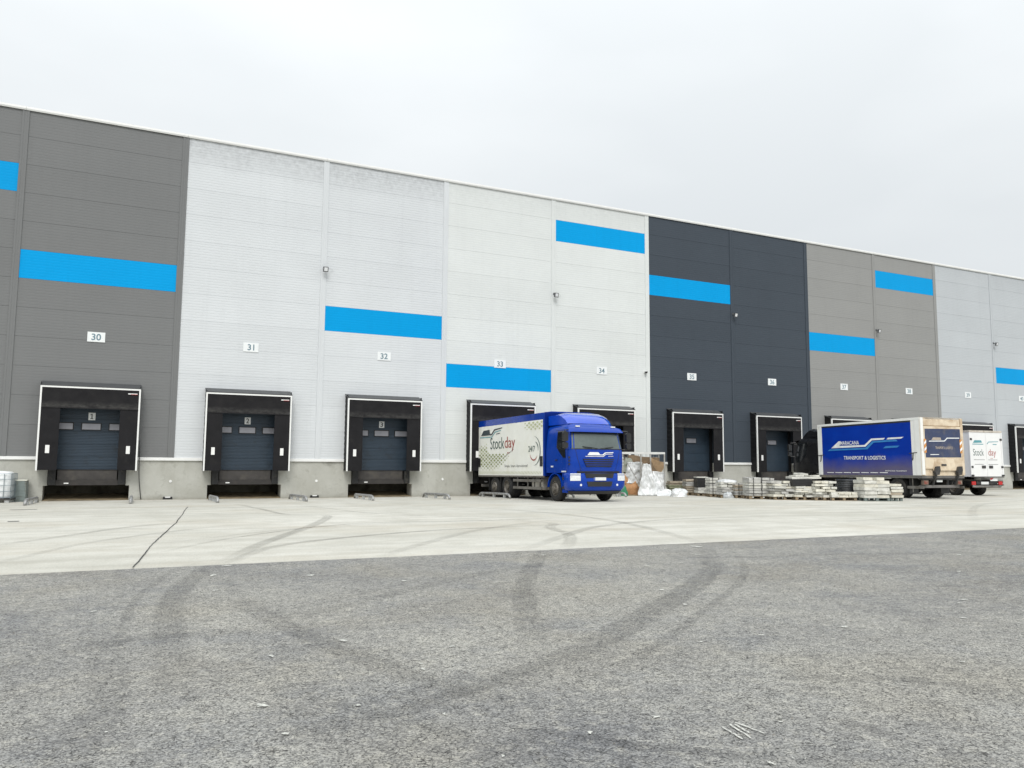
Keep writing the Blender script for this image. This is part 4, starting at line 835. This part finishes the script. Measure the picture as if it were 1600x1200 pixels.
mb = MB(); text(mb, 'MARACANA', 1.30, .20, SBt, .0, 2.66, .012); mb.build('lettering', INKW, curtB)
mb = MB(); text(mb, 'TRANSPORT & LOGISTICS', 2.76, .185, lambda a, b: SB(4.85-a, b), 0, 1.90, .016); mb.build('lettering', INKW, curtB)
mb = MB(); mb.flat([(6.0, 2.36), (5.82, 2.45), (3.34, 2.50), (2.88, 2.82), (1.42, 2.87), (1.30, 2.78), (2.80, 2.74), (3.22, 2.42)], SB); mb.flat([(2.23, 2.45), (1.36, 2.48), (1.20, 2.57), (2.05, 2.56)], SB); mb.build('emblem_stripe', INKB, curtB)
mb = MB(); text(mb, 'MARACANA TRANSPORT', 1.3, .06, lambda a, b: SB(2.15-a, b), 0, 1.33, .01); mb.build('lettering', SIDEW, curtB)
for k in range(7): mb = MB(); a = 6.1-k*.60; mb.flat([(a, 1.20+.008*k), (a-.50, 1.20+.008*k), (a-.50, 1.235+.008*k), (a, 1.235+.008*k)], SB); mb.build('reflector', INKW, curtB)
# rear with tail lift: a from the left edge seen from behind
RB = lambda a, b, d=0: (1.275-a*.95, .0+d, (b-1.61)*.963+1.48)
mb = MB(); mb.box((-1.28, -.04, 1.05), (1.28, .0, 3.665)); rear = mb.build('rear_frame', REARW, B)
for a, b in ((.0, .16), (2.52, 2.68)): mb = MB(); mb.prism([(a, 1.2), (b, 1.2), (b, 3.86), (a, 3.86)], lambda p, q, d: RB(p, q, d), .0005, .05); mb.build('rear_post', SIDEW if a == 0 else REARW, rear)
mb = MB(); mb.prism([(.18, 3.50), (2.50, 3.50), (2.50, 3.80), (.18, 3.80)], lambda p, q, d: RB(p, q, d), .0005, .035); mb.build('header_panel', REARW, rear)
mb = MB(); mb.prism([(.17, 1.48), (2.51, 1.48), (2.51, 3.46), (.17, 3.46)], lambda p, q, d: RB(p, q, d), .0005, .06); lift = mb.build('tail_lift_platform', REARW, B)
mb = MB(); mb.prism([(.22, 2.0), (2.47, 2.02), (2.47, 3.36), (.22, 3.34)], lambda p, q, d: RB(p, q, d), .061, .066); mb.build('navy_panel', mat('navy_print', (.035, .05, .11), .5, var=.2, dirt=((.13, .12, .13), .5, .3, 2)), lift)
RT = lambda p, q: RB(p, q, .069); INKD = mat('dirty_print', (.42, .36, .30), .6, var=.15, scale=6)
mb = MB(); mb.flat([(.45, 2.74), (1.45, 2.76), (1.64, 2.90), (2.40, 2.91), (2.40, 2.95), (1.60, 2.94), (1.42, 2.80), (.48, 2.78)], RT); mb.build('emblem', INKW, lift)
mb = MB(); mb.flat([(.60, 2.81), (1.24, 2.82), (1.20, 2.94), (.72, 2.94)], RT); text(mb, 'TRANSPORT & LOGISTICS', 1.10, .12, RT, .84, 2.40, .02); mb.build('lettering', INKD, lift)
mb = MB(); mb.flat([(.50, 2.12), (1.05, 2.13), (1.05, 2.16), (.50, 2.15)], RT); mb.build('lettering', INKW, lift)
for a in (.13, 2.40):
    mb = MB(); mb.prism([(a, 2.22), (a+.14, 2.22), (a+.14, 2.86), (a, 2.86)], lambda p, q, d: RB(p, q, d), .071, .078); fl = mb.build('warning_flag', mat('flag_orange', (.62, .28, .08), .6, var=.2), lift)
    for k in range(2): z = 2.28+k*.3; mb = MB(); mb.flat([(a, z), (a+.14, z+.12), (a+.14, z+.24), (a, z+.12)], lambda p, q: RB(p, q, .081)); mb.build('flag_stripe', INKW, fl)
mb = MB(); mb.prism([(.62, 1.40), (2.10, 1.40), (1.95, 1.95), (.75, 1.95)], lambda p, q, d: RB(p, q, d), .062, .075); mb.build('lift_plate', REARW, lift)
mb = MB(); mb.prism([(1.15, 1.62), (1.45, 1.62), (1.45, 1.70), (1.15, 1.70)], lambda p, q, d: RB(p, q, d), .078, .10); mb.build('lift_handle', STEEL, lift)
for a in (.80, 2.22):
    mb = MB(); mb.prism([(a-.06, 1.58), (a+.12, 1.60), (a+.14, 1.42), (a+.06, 1.20), (a-.14, 1.18), (a-.18, 1.34)], lambda p, q, d: RB(p, q, d), .06, .20); mb.tube([RB(a, 1.3, .1), RB(a+.02, .75, -.15)], .05, 8); mb.tube([RB(a-.1, 1.2, .14), RB(a-.1, .8, -.3)], .04, 8); mb.build('lift_arm', STEEL, B)
mb = MB(); mb.box((-1.15, -.30, .50), (1.15, -.18, .62)); mb.build('underrun_bar', mat('bar_grey', (.18, .17, .16), .6, var=.2), B)
mb = MB(); mb.box((-1.2, -.25, .86), (1.2, -.05, 1.02)); mb.build('cross_beam', CHASSIS, B)
mb = MB(); mb.box((-.02, -.12, .76), (.32, -.09, .96)); mb.build('number_plate', PLATE, B)
for s in (-1, 1):
    mb = MB(); b0, b1 = sorted_box(s*.88, s*1.16, -.18, -.04, .64, .84); mb.box(b0, b1); hs = mb.build('tail_lamp', mat('brown_dirt_plastic', (.16, .12, .09), .6), B); mb = MB(); b0, b1 = sorted_box(s*.90, s*1.14, -.038, -.03, .67, .81); mb.box(b0, b1); mb.build('lens', mat('dirty_lens', (.22, .06, .04), .5, dirt=((.25, .2, .16), .45, .2, 6)), hs)
    mb = MB(); b0, b1 = sorted_box(s*.68, s*1.2, -.80, -.78, .22, .95); mb.box(b0, b1); mb.build('mud_flap', BLACKP, B)
chassis(B, -LB-1.6, -.2)
mb = MB(); mb.box((-.6, -LB-1.6, .34), (.6, -LB-.2, 1.1)); mb.build('engine', CHASSIS, B)
for yy in (-LB-.8, -1.45): mb = MB(); mb.tube([(-.9, yy, .48), (.9, yy, .48)], .08, 8); mb.build('axle', CHASSIS, B)

# --- white box truck beyond
Cc = thing('box_truck', 'small white box truck seen from behind, rear doors reading Stock day', 'truck', (49.75, -9.90, .129), math.pi-.087, rx=.012)
CW = mat('white_box_paint', (.80, .80, .79), .4, var=.03, dirt=((.62, .58, .5), .66, .15, 2)); SHADE = mat('door_gasket_grey', (.25, .25, .25), .6)
LC = 4.2; mb = MB(); mb.box((-1.13, -LC, .96), (1.13, -.05, 3.27)); bodyC = mb.build('cargo_body', CW, Cc)
mb = MB(); mb.box((-1.15, -LC-.01, 3.20), (1.15, -.0, 3.30)); mb.build('roof_rail', mat('roof_rail_dirty', (.55, .50, .44), .5, dirt=((.3, .24, .17), .5, .2, 4)), bodyC)
mb = MB(); mb.box((-1.15, -.06, .92), (1.15, -.012, .965)); mb.build('door_sill', STEEL, bodyC)
for s in (-1, 1):
    mb = MB(); b0, b1 = sorted_box(s*.008, s*1.06, -.05, -.012, .97, 3.19); mb.box(b0, b1); d = mb.build('rear_door', CW, bodyC)
    mb = MB(); b0, b1 = sorted_box(s*1.065, s*1.15, -.055, .0, .97, 3.195); mb.box(b0, b1); mb.build('rear_post', CW, bodyC)
    for z in (1.45, 2.85): mb = MB(); b0, b1 = sorted_box(s*.98, s*1.12, -.01, .012, z-.05, z+.05); mb.box(b0, b1); mb.build('hinge', STEEL, d)
    mb = MB(); b0, b1 = sorted_box(s*.12, s*.38, -.011, .01, 1.38, 1.52); mb.box(b0, b1); mb.build('door_lock', STEEL, d)
    wheel(Cc, s*.78, -1.25, .36, .42, s, True, 'rear_wheel'); wheel(Cc, s*.85, -LC-1.0, .36, .22, s, False, 'front_wheel')
    mb = MB(); b0, b1 = sorted_box(s*.80, s*1.06, -.10, -.06, .55, .72); mb.box(b0, b1); mb.build('tail_lamp', REDL, Cc)
    mb = MB(); b0, b1 = sorted_box(s*.98, s*1.15, -.03, .0, .98, 1.06); mb.box((b0[0], .001, b0[2]), (b1[0], .03, b1[2])); mb.build('corner_guard', BLACKP, bodyC)
RC = lambda a, b: (1.13-a, -.009, b)
mb = MB(); text(mb, 'Stock', .74, .34, RC, .20, 2.02, -.003); mb.build('lettering', INKG, bodyC)
mb = MB(); text(mb, 'day', .54, .44, RC, 1.26, 1.92, -.002); mb.flat([(1.40, 1.90), (1.45, 1.90), (1.45, 1.87), (1.40, 1.87)], RC); mb.flat([(1.48, 1.90), (1.53, 1.90), (1.53, 1.87), (1.48, 1.87)], RC); mb.build('lettering', INKR, bodyC)
mb = MB(); mb.flat([(.22, 2.66), (.34, 2.80), (.80, 2.80), (.86, 2.68)], RC); mb.flat([(.18, 2.58), (.94, 2.58), (.94, 2.62), (.18, 2.62)], RC); mb.flat([(1.18, 2.62), (1.30, 2.74), (2.0, 2.76), (2.0, 2.73), (1.32, 2.70), (1.22, 2.60)], RC); mb.flat([(1.6, 2.58), (1.88, 2.58), (1.88, 2.62), (1.6, 2.62)], RC); mb.build('emblem', INKT, bodyC)
mb = MB()
for a, b, z in ((.22, .98, 1.80), (1.22, 1.86, 1.80), (.26, .88, 1.57), (1.22, 1.9, 1.57)): mb.flat([(a, z), (b, z), (b, z+.022), (a, z+.022)], RC)
mb.build('small_print', INKS, bodyC)
mb = MB(); mb.tube([(-.98, -.12, .48), (-.9, -.06, .46), (.9, -.06, .46), (.98, -.12, .48)], .06, 8); mb.build('bumper_bar', ALU, Cc)
mb = MB(); mb.box((-.72, -.2, .56), (.72, -.08, .72)); mb.build('lamp_board', CHASSIS, Cc); mb = MB(); mb.box((-.10, -.078, .57), (.42, -.07, .70)); mb.build('number_plate', PLATE, Cc)
tl = MB(); tl.box((-1.16, -.55, .76), (-.25, -.10, .80)); tl = tl.build('folded_lift', ALU, Cc)
for z in (.81, .86): mb = MB(); mb.box((-1.18, -.58, z-.008), (-.22, -.09, z+.03)); mb.build('lift_slat', mat('bright_aluminium', (.5, .5, .49), .4, metal=.3, var=.15), tl)
mb = MB(); mb.box((-.75, -.088, .74), (-.24, -.08, .90)); wp = mb.build('warning_plate', INKW, tl); mb = MB(); mb.flat([(-.24, .90), (-.50, .90), (-.34, .80), (-.24, .80)], lambda a, b: (a, -.077, b)); mb.build('warning_stripe', REDL, wp)
mb = MB(); mb.box((-1.22, -1.0, .50), (-1.14, -.10, .58)); mb.box((-1.2, -1.0, .62), (-1.16, -.12, .74)); mb.build('side_guard', ALU, Cc)
mb = MB(); zs = [(.5, .92, 0), (1.0, .98, 0), (1.25, .97, .35), (1.45, .95, .75), (2.1, .82, 1.15), (2.25, .75, 1.4)]; vs = []
for z, w, f in zs: vs += [(-w, -LC-.1, z), (w, -LC-.1, z), (w, -LC-2.1+f+.15, z), (w*.8, -LC-2.1+f, z), (-w*.8, -LC-2.1+f, z), (-w, -LC-2.1+f+.15, z)]
mb.add(vs, [(i*6+k, i*6+(k+1) % 6, i*6+6+(k+1) % 6, i*6+6+k) for i in range(5) for k in range(6)]+[(30, 31, 32, 33, 34, 35), (5, 4, 3, 2, 1, 0)]); mb.build('cab', CW, Cc, 40)
chassis(Cc, -LC-1.5, -.15, .50, .35)

# ------------------------------------------------------------------ pallets of paving slabs
WOOD = mat('weathered_pallet_wood', (.26, .20, .13), .85, var=.3, scale=12, dirt=((.12, .10, .08), .55, .2, 6)); WOODG = mat('grey_green_pallet', (.16, .19, .18), .8, var=.2, scale=9)
STN = {k: mat('slab_'+k, c, .9, var=.18, scale=5, bump=.4, bscale=30, dirt=(d, .52, .2, 4)) for k, c, d in (('pale', (0.602, 0.593, 0.542), (0.372, 0.365, 0.323)), ('grey', (0.464, 0.456, 0.430), (0.261, 0.255, 0.234)), ('cream', (0.636, 0.611, 0.525), (0.399, 0.372, 0.310)), ('brown', (.42, .36, .28), (.28, .24, .18)), ('moss', (.24, .25, .16), (.36, .36, .30)))}
FILM = mat('white_film', (.64, .65, .65), .22, var=.12, scale=8, dirt=((.42, .41, .38), .55, .2, 5)); TARP = mat('black_tarp', (.02, .022, .025), .45, var=.3, scale=3, dirt=((.06, .065, .07), .55, .2, 5))
def make_pallet(name_lab, loc, rz, w, dep, m=WOOD):
    p = thing('pallet', name_lab, 'pallet', loc, rz, 'wooden pallets under the slab stacks')
    n = max(3, round(dep/.16))
    for i in range(n): mb = MB(); y = -dep/2+(i+.5)*dep/n; mb.box((-w/2, y-.05, .112), (w/2, y+.05, .134), .003); mb.build('deck_board', m, p)
    for x in (-w/2+.06, 0, w/2-.06):
        for y in (-dep/2+.06, 0, dep/2-.06): mb = MB(); mb.box((x-.055, y-.05, .02), (x+.055, y+.05, .111), .004); mb.build('block', m, p)
    for y in (-dep/2+.06, 0, dep/2-.06): mb = MB(); mb.box((-w/2, y-.05, 0), (w/2, y+.05, .02), .002); mb.build('bottom_board', m, p)
    return p
def slab(parent, a, b, m, j=.012, rz=0, tilt=0):
    mb = MB(); c = [(a[i]+b[i])/2 for i in range(3)]; h = [(b[i]-a[i])/2 for i in range(3)]
    mb.box((-h[0], -h[1], -h[2]), (h[0], h[1], h[2]), j); o = mb.build('slab', m, parent); o.location = c; o.rotation_euler = (random.uniform(-tilt, tilt), random.uniform(-tilt, tilt), random.uniform(-rz, rz)); return o
def stack(label, loc, rz, w, dep, h, layers, cols, kinds, z0=.136, ragged=.06, gap=.004, pallet=True, wood=WOOD, bands=0):
    if pallet: make_pallet('wooden pallet under the '+label.split(',')[0], loc, rz, w, dep, wood)
    s = thing('slab_stack', label, 'slab stack', (loc[0], loc[1], loc[2]+(z0 if pallet else 0)), rz, 'stacks of paving slabs between the trucks')
    th_ = (h-(z0 if pallet else 0))/layers
    for i in range(layers):
        k = cols if isinstance(cols, int) else cols[i % len(cols)]; cuts = [-w/2]+[-w/2+w*(q+1)/k+random.uniform(-.04, .04)*(q < k-1) for q in range(k)]
        for q in range(k):
            ragged = ragged if ragged < .03 else ragged*1.0; dx = random.uniform(-ragged, ragged)*1.35; dy = random.uniform(-ragged, ragged)
            slab(s, (cuts[q]+gap+dx*.5, -dep/2+dy, i*th_+.004), (cuts[q+1]-gap+dx*.5, dep/2+dy, (i+1)*th_-.006-random.uniform(0, .012)), STN[random.choice(kinds)], rz=.03*(ragged > .03), tilt=.008)
    for q in range(bands):
        x = -w/2+w*(q+.5)/bands; mb = MB(); mb.box((x-.012, -dep/2-.035, 0), (x+.012, -dep/2-.025, h-.14)); mb.box((x-.012, -dep/2-.035, h-.14), (x+.012, dep/2+.03, h-.13)); mb.build('strap', BLACKP, s)
    return s
rzB = R(-24); rzF = R(-20)
def back(p, d, r): return (p[0]-d*math.sin(r), p[1]+d*math.cos(r), p[2])
stack('low mossy stack of slabs beside the waste cage', back((36.0, -2.55, .03), .4, rzB), rzB, .95, .8, .70, 6, 1, ['moss', 'moss', 'brown'], ragged=.07)
stack('brown layered slab stack right of the mossy one', back((35.95, -3.7, .05), .4, rzB), rzB, .62, .8, .80, 6, 1, ['brown', 'grey'], ragged=.02)
stack('short two layer slab stack carrying a tall black crate', back((35.8, -4.75, .06), .4, rzB), rzB, .60, .8, .42, 2, 2, ['grey', 'pale'])
stack('tall strapped grey slab stack right of the black crate', back((35.34, -6.2, .08), .4, rzB), rzB, .56, .8, .90, 6, 1, ['grey', 'pale'], ragged=.02, bands=2)
stack('crumbling slab pile draped with torn white film', back((34.98, -7.5, .10), .4, rzB), rzB, .70, .8, .72, 5, 2, ['pale', 'grey'], ragged=.10)
stack('narrow stack of thin brownish slabs with straps', back((35.24, -8.1, .11), .4, rzB), rzB, .62, .8, .66, 8, 1, ['brown', 'grey'], ragged=.01, bands=2)
stack('widest neat stack of pale slabs in seven layers', back((35.15, -9.4, .12), .4, rzB), rzB, 1.08, .9, .93, 7, [2, 1, 2], ['pale', 'grey'], ragged=.025, bands=3)
stack('untidy pale slab stack with overhanging slabs', back((35.6, -10.3, .13), .4, rzF), rzF, .96, .9, .80, 6, [2, 3, 2], ['pale', 'cream', 'grey'], ragged=.11)
stack('slab stack with a flat black crate pressed between its slabs', back((36.22, -10.8, .13), .4, rzF), rzF, .82, .9, .60, 5, [2, 2, 3], ['pale', 'cream'], ragged=.09)
stack('uneven pale slab stack sagging towards the black tarp', back((36.85, -11.28, .13), .4, rzF), rzF, .86, .9, .82, 6, [2, 3], ['pale', 'cream', 'pale'], ragged=.12)
stack('lowest slab stack of two layers in front of the black tarp', back((37.5, -11.75, .13), .4, rzF), rzF, 1.10, .8, .36, 2, [3, 4], ['pale', 'cream'], ragged=.05)
stack('tidy cream slab stack on a grey green pallet', back((38.62, -12.42, .13), .4, rzF), rzF, 1.12, .9, .86, 5, [2, 2, 1], ['cream', 'pale'], ragged=.03, wood=WOODG)
stack('rightmost narrow cream slab stack below the blue curtain', back((39.48, -12.66, .13), .4, rzF), rzF, .54, .9, .73, 5, 1, ['cream', 'pale', 'brown'], ragged=.05, wood=WOODG)
s = thing('slab_stack', 'few loose slabs heaped on top beside the black cab', 'slab stack', back((36.3, -10.9, .13+.90), .55, rzF), rzF)
for a, b in (((-.55, -.3, 0), (.75, .3, .075)), ((-.42, -.28, .08), (-.02, .25, .15)), ((.25, -.3, .08), (.68, .2, .15)), ((-.22, -.25, .155), (.18, .2, .23))): slab(s, a, b, STN['pale'], .015, .1, .03)
s = thing('slab_stack', 'two single blocks lying on the tidy cream stack', 'slab stack', back((38.62, -12.42, .13+.862), .4, rzF), rzF)
for a, b in (((-.5, -.25, 0), (-.08, .25, .12)), ((.10, -.28, 0), (.42, .25, .12))): slab(s, a, b, STN['cream'], .012, .05, .01)
# black crates and the tarp bundle
CR = mat('black_crate_plastic', (.016, .016, .017), .5, var=.25)
def ridged(label, loc, rz, w, d, h, m, name='black_crate', n=5, cat='crate'):
    r = thing(name, label, cat, loc, rz); mb = MB(); mb.box((-w/2, -d/2, 0), (w/2, d/2, h)); mb.build('body', m, r)
    for k in range(n): z = h*(k+.5)/n; mb = MB(); mb.box((-w/2-.012, -d/2-.012, z-.012), (w/2+.012, d/2+.012, z+.012)); mb.build('rib', m, r)
    return r
ridged('tall black crate standing on the short slab stack', back((35.8, -4.75, .06+.425), .4, rzB), rzB, .58, .7, .46, CR)
ridged('flat black crate between the slabs near the black cab', back((36.15, -10.78, .13+.605), .38, rzF), rzF, .86, .8, .27, CR, n=3)
slab(thing('cover_slab', 'thin pale board lying on the tall black crate', 'board', back((35.8, -4.75, .06+.425+.462), .4, rzB), rzB), (-.3, -.38, 0), (.3, .38, .035), STN['pale'])
def crumple(w, h, nx, nz_, amp, seed, f=2.2, taper=0, bottom=0):
    vs = []
    for i in range(nx+1):
        for j in range(nz_+1):
            a = i/nx-.5; b = j/nz_; p = Vector((a*w*f, b*h*f, seed))
            d = amp*(noise.noise(p)+.5*noise.noise(p*2.3)+.25*noise.noise(p*5)); e = .06*noise.noise(p*1.7+Vector((9, 0, 0)))
            vs.append((a*w*(1-taper*b)+e, -d-bottom*(1-b)**2, b*h+.05*noise.noise(p*1.3+Vector((0, 7, 0)))*b))
    return vs, [(i*(nz_+1)+j, (i+1)*(nz_+1)+j, (i+1)*(nz_+1)+j+1, i*(nz_+1)+j+1) for i in range(nx) for j in range(nz_)]
r = thing('tarp_bundle', 'rounded bundle of folded black tarpaulin behind the lowest slabs', 'tarpaulin', (38.75, -10.95, .13), rzF)
for k in range(6):
    mb = MB(); n = 20; vs = []; z = .30+k*.095
    for i in range(n):
        a = 2*math.pi*i/n; sx = .60+.05*noise.noise((math.cos(a), math.sin(a), k*1.3)); sy = .42; ca, sa = math.cos(a), math.sin(a); q = (abs(ca)**4+abs(sa)**4)**-.25
        for zz, sc in ((z, .97), (z+.045, 1.0), (z+.09, .96)): vs.append((sx*ca*q*sc*(1-.02*k), sy*sa*q*sc, zz+.02*noise.noise((ca*2, sa*2, k))))
    mb.add(vs, [(i*3+j, ((i+1) % n)*3+j, ((i+1) % n)*3+j+1, i*3+j+1) for i in range(n) for j in range(2)]+[tuple(i*3+2 for i in range(n)), tuple(i*3 for i in range(n))]); mb.build('fold', TARP, r, 50)
mb = MB(); mb.box((-.58, -.4, .0), (.58, .4, .31), .02); mb.build('base_sheet', TARP, r)
def sheet(label, loc, rz, w, h, amp, seed, m=FILM, lean=0, name='plastic_sheet', cat='plastic sheet', taper=0, bottom=0, nx=26, nz_=22):
    mb = MB(); mb.add(*crumple(w, h, nx, nz_, amp, seed, taper=taper, bottom=bottom)); o = mb.build(name, m, smooth=True); o.location = loc; o.rotation_euler = (lean, 0, rz); so = o.modifiers.new('thickness', 'SOLIDIFY'); so.thickness = .012
    return tag(o, label, cat)
def heap(label, loc, rz, w, d, h, seed, m, name, cat):
    vs = []; n = 22; q = 14
    for i in range(q+1):
        for k in range(n):
            a = 2*math.pi*k/n; t = i/q; rr_ = math.cos(t*math.pi/2)**.6; p = Vector((math.cos(a)*1.6, math.sin(a)*1.6, t*2+seed)); s_ = 1+.35*noise.noise(p)+.18*noise.noise(p*2.7)
            vs.append((w/2*rr_*math.cos(a)*s_, d/2*rr_*math.sin(a)*s_, h*math.sin(t*math.pi/2)*(1+.25*noise.noise(p*1.5))))
    mb = MB(); mb.add(vs, [(i*n+k, i*n+(k+1) % n, i*n+n+(k+1) % n, i*n+n+k) for i in range(q) for k in range(n)]); o = mb.build(name, m, smooth=True); o.location = loc; o.rotation_euler = (0, 0, rz); return tag(o, label, cat)
heap('heap of white plastic film on the ground by the mossy slabs', (34.1, -5.0, .06), rzB, .85, .6, .36, 3, FILM, 'plastic_heap', 'plastic film')
heap('torn white film over the crumbling slab pile', back((34.98, -7.5, .78), .35, rzB), rzB, .9, .8, .14, 8, FILM, 'plastic_cover', 'plastic film')
heap('small scrap of grey film on the ground below the crumbling slabs', (34.75, -7.75, .1), rzB, .5, .4, .25, 5, mat('grey_film', (.5, .52, .53), .35), 'plastic_scrap', 'plastic film')

# ------------------------------------------------------------------ waste cage
cg = thing('waste_cage', 'tall open metal waste cage full of film and cardboard beside the blue cab', 'waste cage', back((33.36, -3.2, .04), .0, rzB), rzB)
FRAME = mat('cage_frame_grey', (.36, .35, .33), .55, metal=.3, var=.25, dirt=((.2, .12, .07), .55, .2, 5)); FRW = mat('cage_top_white', (.62, .62, .60), .5, var=.1)
wc, dc_, hc = 2.08, 1.3, 2.15
for x in (-wc/2, -.13, .35, wc/2):
    for y in (0, dc_):
        if y and abs(x) < 1: continue
        mb = MB(); mb.box((x-.03, y-.03, .05), (x+.03, y+.03, hc-.1)); mb.build('post', FRAME, cg)
for y in (0, dc_): mb = MB(); mb.box((-wc/2-.03, y-.035, hc-.098), (wc/2+.03, y+.035, hc)); mb.build('top_rail', FRW, cg)
for x in (-wc/2, wc/2): mb = MB(); mb.box((x-.03, .04, hc-.095), (x+.03, dc_-.04, hc-.01)); mb.build('top_rail', FRW, cg)
mb = MB(); mb.box((-wc/2, -.02, .0), (wc/2, dc_+.02, .05)); mb.build('floor', WOOD, cg)
for i in range(11): mb = MB(); x = -wc/2+wc*(i+.5)/11; mb.tube([(x, dc_, .05), (x, dc_, hc-.1)], .008, 4); mb.build('mesh_wire', FRAME, cg)
for i in range(8): mb = MB(); z = .15+i*.25; mb.tube([(-wc/2, dc_, z), (wc/2, dc_, z)], .008, 4); mb.build('mesh_wire', FRAME, cg)
CARD = mat('cardboard', (.34, .23, .13), .85, var=.2, scale=4); CARDD = mat('cardboard_dark', (.20, .14, .085), .85, var=.25, scale=4); GRN = mat('green_net', (.03, .20, .10), .6, var=.2, scale=10); WICK = mat('orange_brown_fibre', (.42, .22, .10), .8, var=.25, scale=14)
def inC(x, y, z): c, s_ = math.cos(rzB), math.sin(rzB); return (33.36+x*c-y*s_, -3.2+x*s_+y*c, .04+z)
sheet('large white film hanging out of the waste cage front', inC(.15, -.06, .02), rzB, .95, 1.55, .13, 1.3, taper=.65, bottom=.30)
sheet('white film bulging behind the right bars of the waste cage', inC(.78, .10, .03), rzB, .75, 1.15, .12, 5.1, taper=.25, bottom=.3)
sheet('crumpled clear white film behind the left bars of the cage', inC(-.40, .28, .6), rzB, 1.0, 1.05, .16, 9.4, taper=.25)
sheet('white film trailing on the ground right of the waste cage', inC(.95, -.22, .02), rzB, .8, .30, .10, 2.2, taper=.2, bottom=.35)
def card(label, loc, rot, w, h, m=CARD):
    mb = MB(); mb.add(*crumple(w, h, 8, 8, .03, loc[0])); o = mb.build('cardboard_sheet', m, smooth=False); o.location = loc; o.rotation_euler = rot; so = o.modifiers.new('thickness', 'SOLIDIFY'); so.thickness = .02; return tag(o, label, 'cardboard', 'cardboard in the waste cage')
card('brown cardboard leaning in the upper right of the cage', inC(.55, .45, .95), (-.1, .35, rzB), .75, .85)
card('bent brown cardboard behind the right hand cage bars', inC(.62, .32, .95), (-.1, -.5, rzB), .45, .75, CARDD)
card('dark cardboard across the top middle of the cage', inC(.1, .8, 1.0), (-.05, .1, rzB), 1.6, .95, CARDD)
card('upright brown cardboard at the left edge of the cage', inC(-1.0, .5, .1), (0, .0, rzB), .4, 1.7, CARDD)
heap('orange brown sack in the lower left of the cage', inC(-.58, .40, .05), rzB, .95, .6, .66, 2, WICK, 'fibre_sack', 'sack')
heap('smaller orange brown sack piled above the first one', inC(-.85, .45, .58), rzB, .5, .45, .50, 6, WICK, 'fibre_sack', 'sack')
heap('green net bundle at the left foot of the cage', inC(-1.16, -.28, 0), rzB, .55, .4, .55, 4, GRN, 'net_bundle', 'net')
heap('grey dirty foil in the upper left of the cage', inC(-.75, .6, 1.15), rzB, .9, .6, .65, 7, mat('grey_foil', (.26, .27, .22), .5, var=.3, scale=6), 'foil_bundle', 'foil')
heap('small white scrap on the ground at the truck bumper', (31.6, -3.6, .05), 0, .22, .2, .26, 9, FILM, 'plastic_scrap', 'plastic film')
for a, b in ((( -.9, -.04, 1.75), (-.2, -.04, .55)),): mb = MB(); mb.tube([a, b], .02, 5); mb.build('diagonal_brace', FRAME, cg)

# ------------------------------------------------------------------ tank container and crate at the left
ib = thing('tank_container', 'white plastic tank in a wire cage cut by the left edge', 'tank container', (6.02, -1.05, .013), R(-4))
TANK = mat('white_tank_plastic', (.80, .82, .82), .35, var=.05); WIRE = mat('cage_wire_blue_grey', (.20, .24, .26), .5, metal=.4, var=.2)
mb = MB(); n = 28; vs = []
for z, sc in ((.16, .90), (.20, .97), (.26, 1.0), (1.0, 1.0), (1.08, .96), (1.13, .82), (1.15, .4), (1.155, .0)):
    for k in range(n): a = 2*math.pi*k/n; ca, sa = math.cos(a), math.sin(a); q = (abs(ca)**6+abs(sa)**6)**(-1/6); vs.append((.52*ca*q*sc, .46*sa*q*sc, z))
mb.add(vs, [(i*n+k, i*n+(k+1) % n, i*n+n+(k+1) % n, i*n+n+k) for i in range(7) for k in range(n)]); mb.build('tank', TANK, ib, 50)
for z in (.2, .42, .64, .86, 1.06): mb = MB(); mb.tube([(-.56, -.5, z), (.56, -.5, z), (.56, .5, z), (-.56, .5, z), (-.56, -.5, z)], .012, 6); mb.build('cage_bar', WIRE, ib)
for k in range(6):
    x = -.56+1.12*k/5
    for y in (-.5, .5): mb = MB(); mb.tube([(x, y, .15), (x, y, 1.07)], .012, 6); mb.build('cage_bar', WIRE, ib)
for k in range(1, 5):
    y = -.5+k/5
    for x in (-.56, .56): mb = MB(); mb.tube([(x, y, .15), (x, y, 1.07)], .010, 6); mb.build('cage_bar', WIRE, ib)
for x in (-.45, 0, .45): mb = MB(); mb.box((x-.07, -.48, .0), (x+.07, .48, .10)); mb.build('foot', GALV, ib)
mb = MB(); mb.box((-.58, -.52, .10), (.58, .52, .15)); mb.build('base', STEEL, ib)
r = ridged('grey green ridged crate with pale lid beside the tank', (6.72, -.42, .006), R(-2), .44, .6, .78, mat('grey_green_plastic', (.22, .26, .25), .6, var=.15, dirt=((.15, .15, .12), .5, .2, 4)), 'storage_crate', 6)
mb = MB(); mb.box((-.24, -.32, .785), (.24, .32, .825)); mb.build('lid', mat('cream_lid', (.66, .66, .58), .6), r)
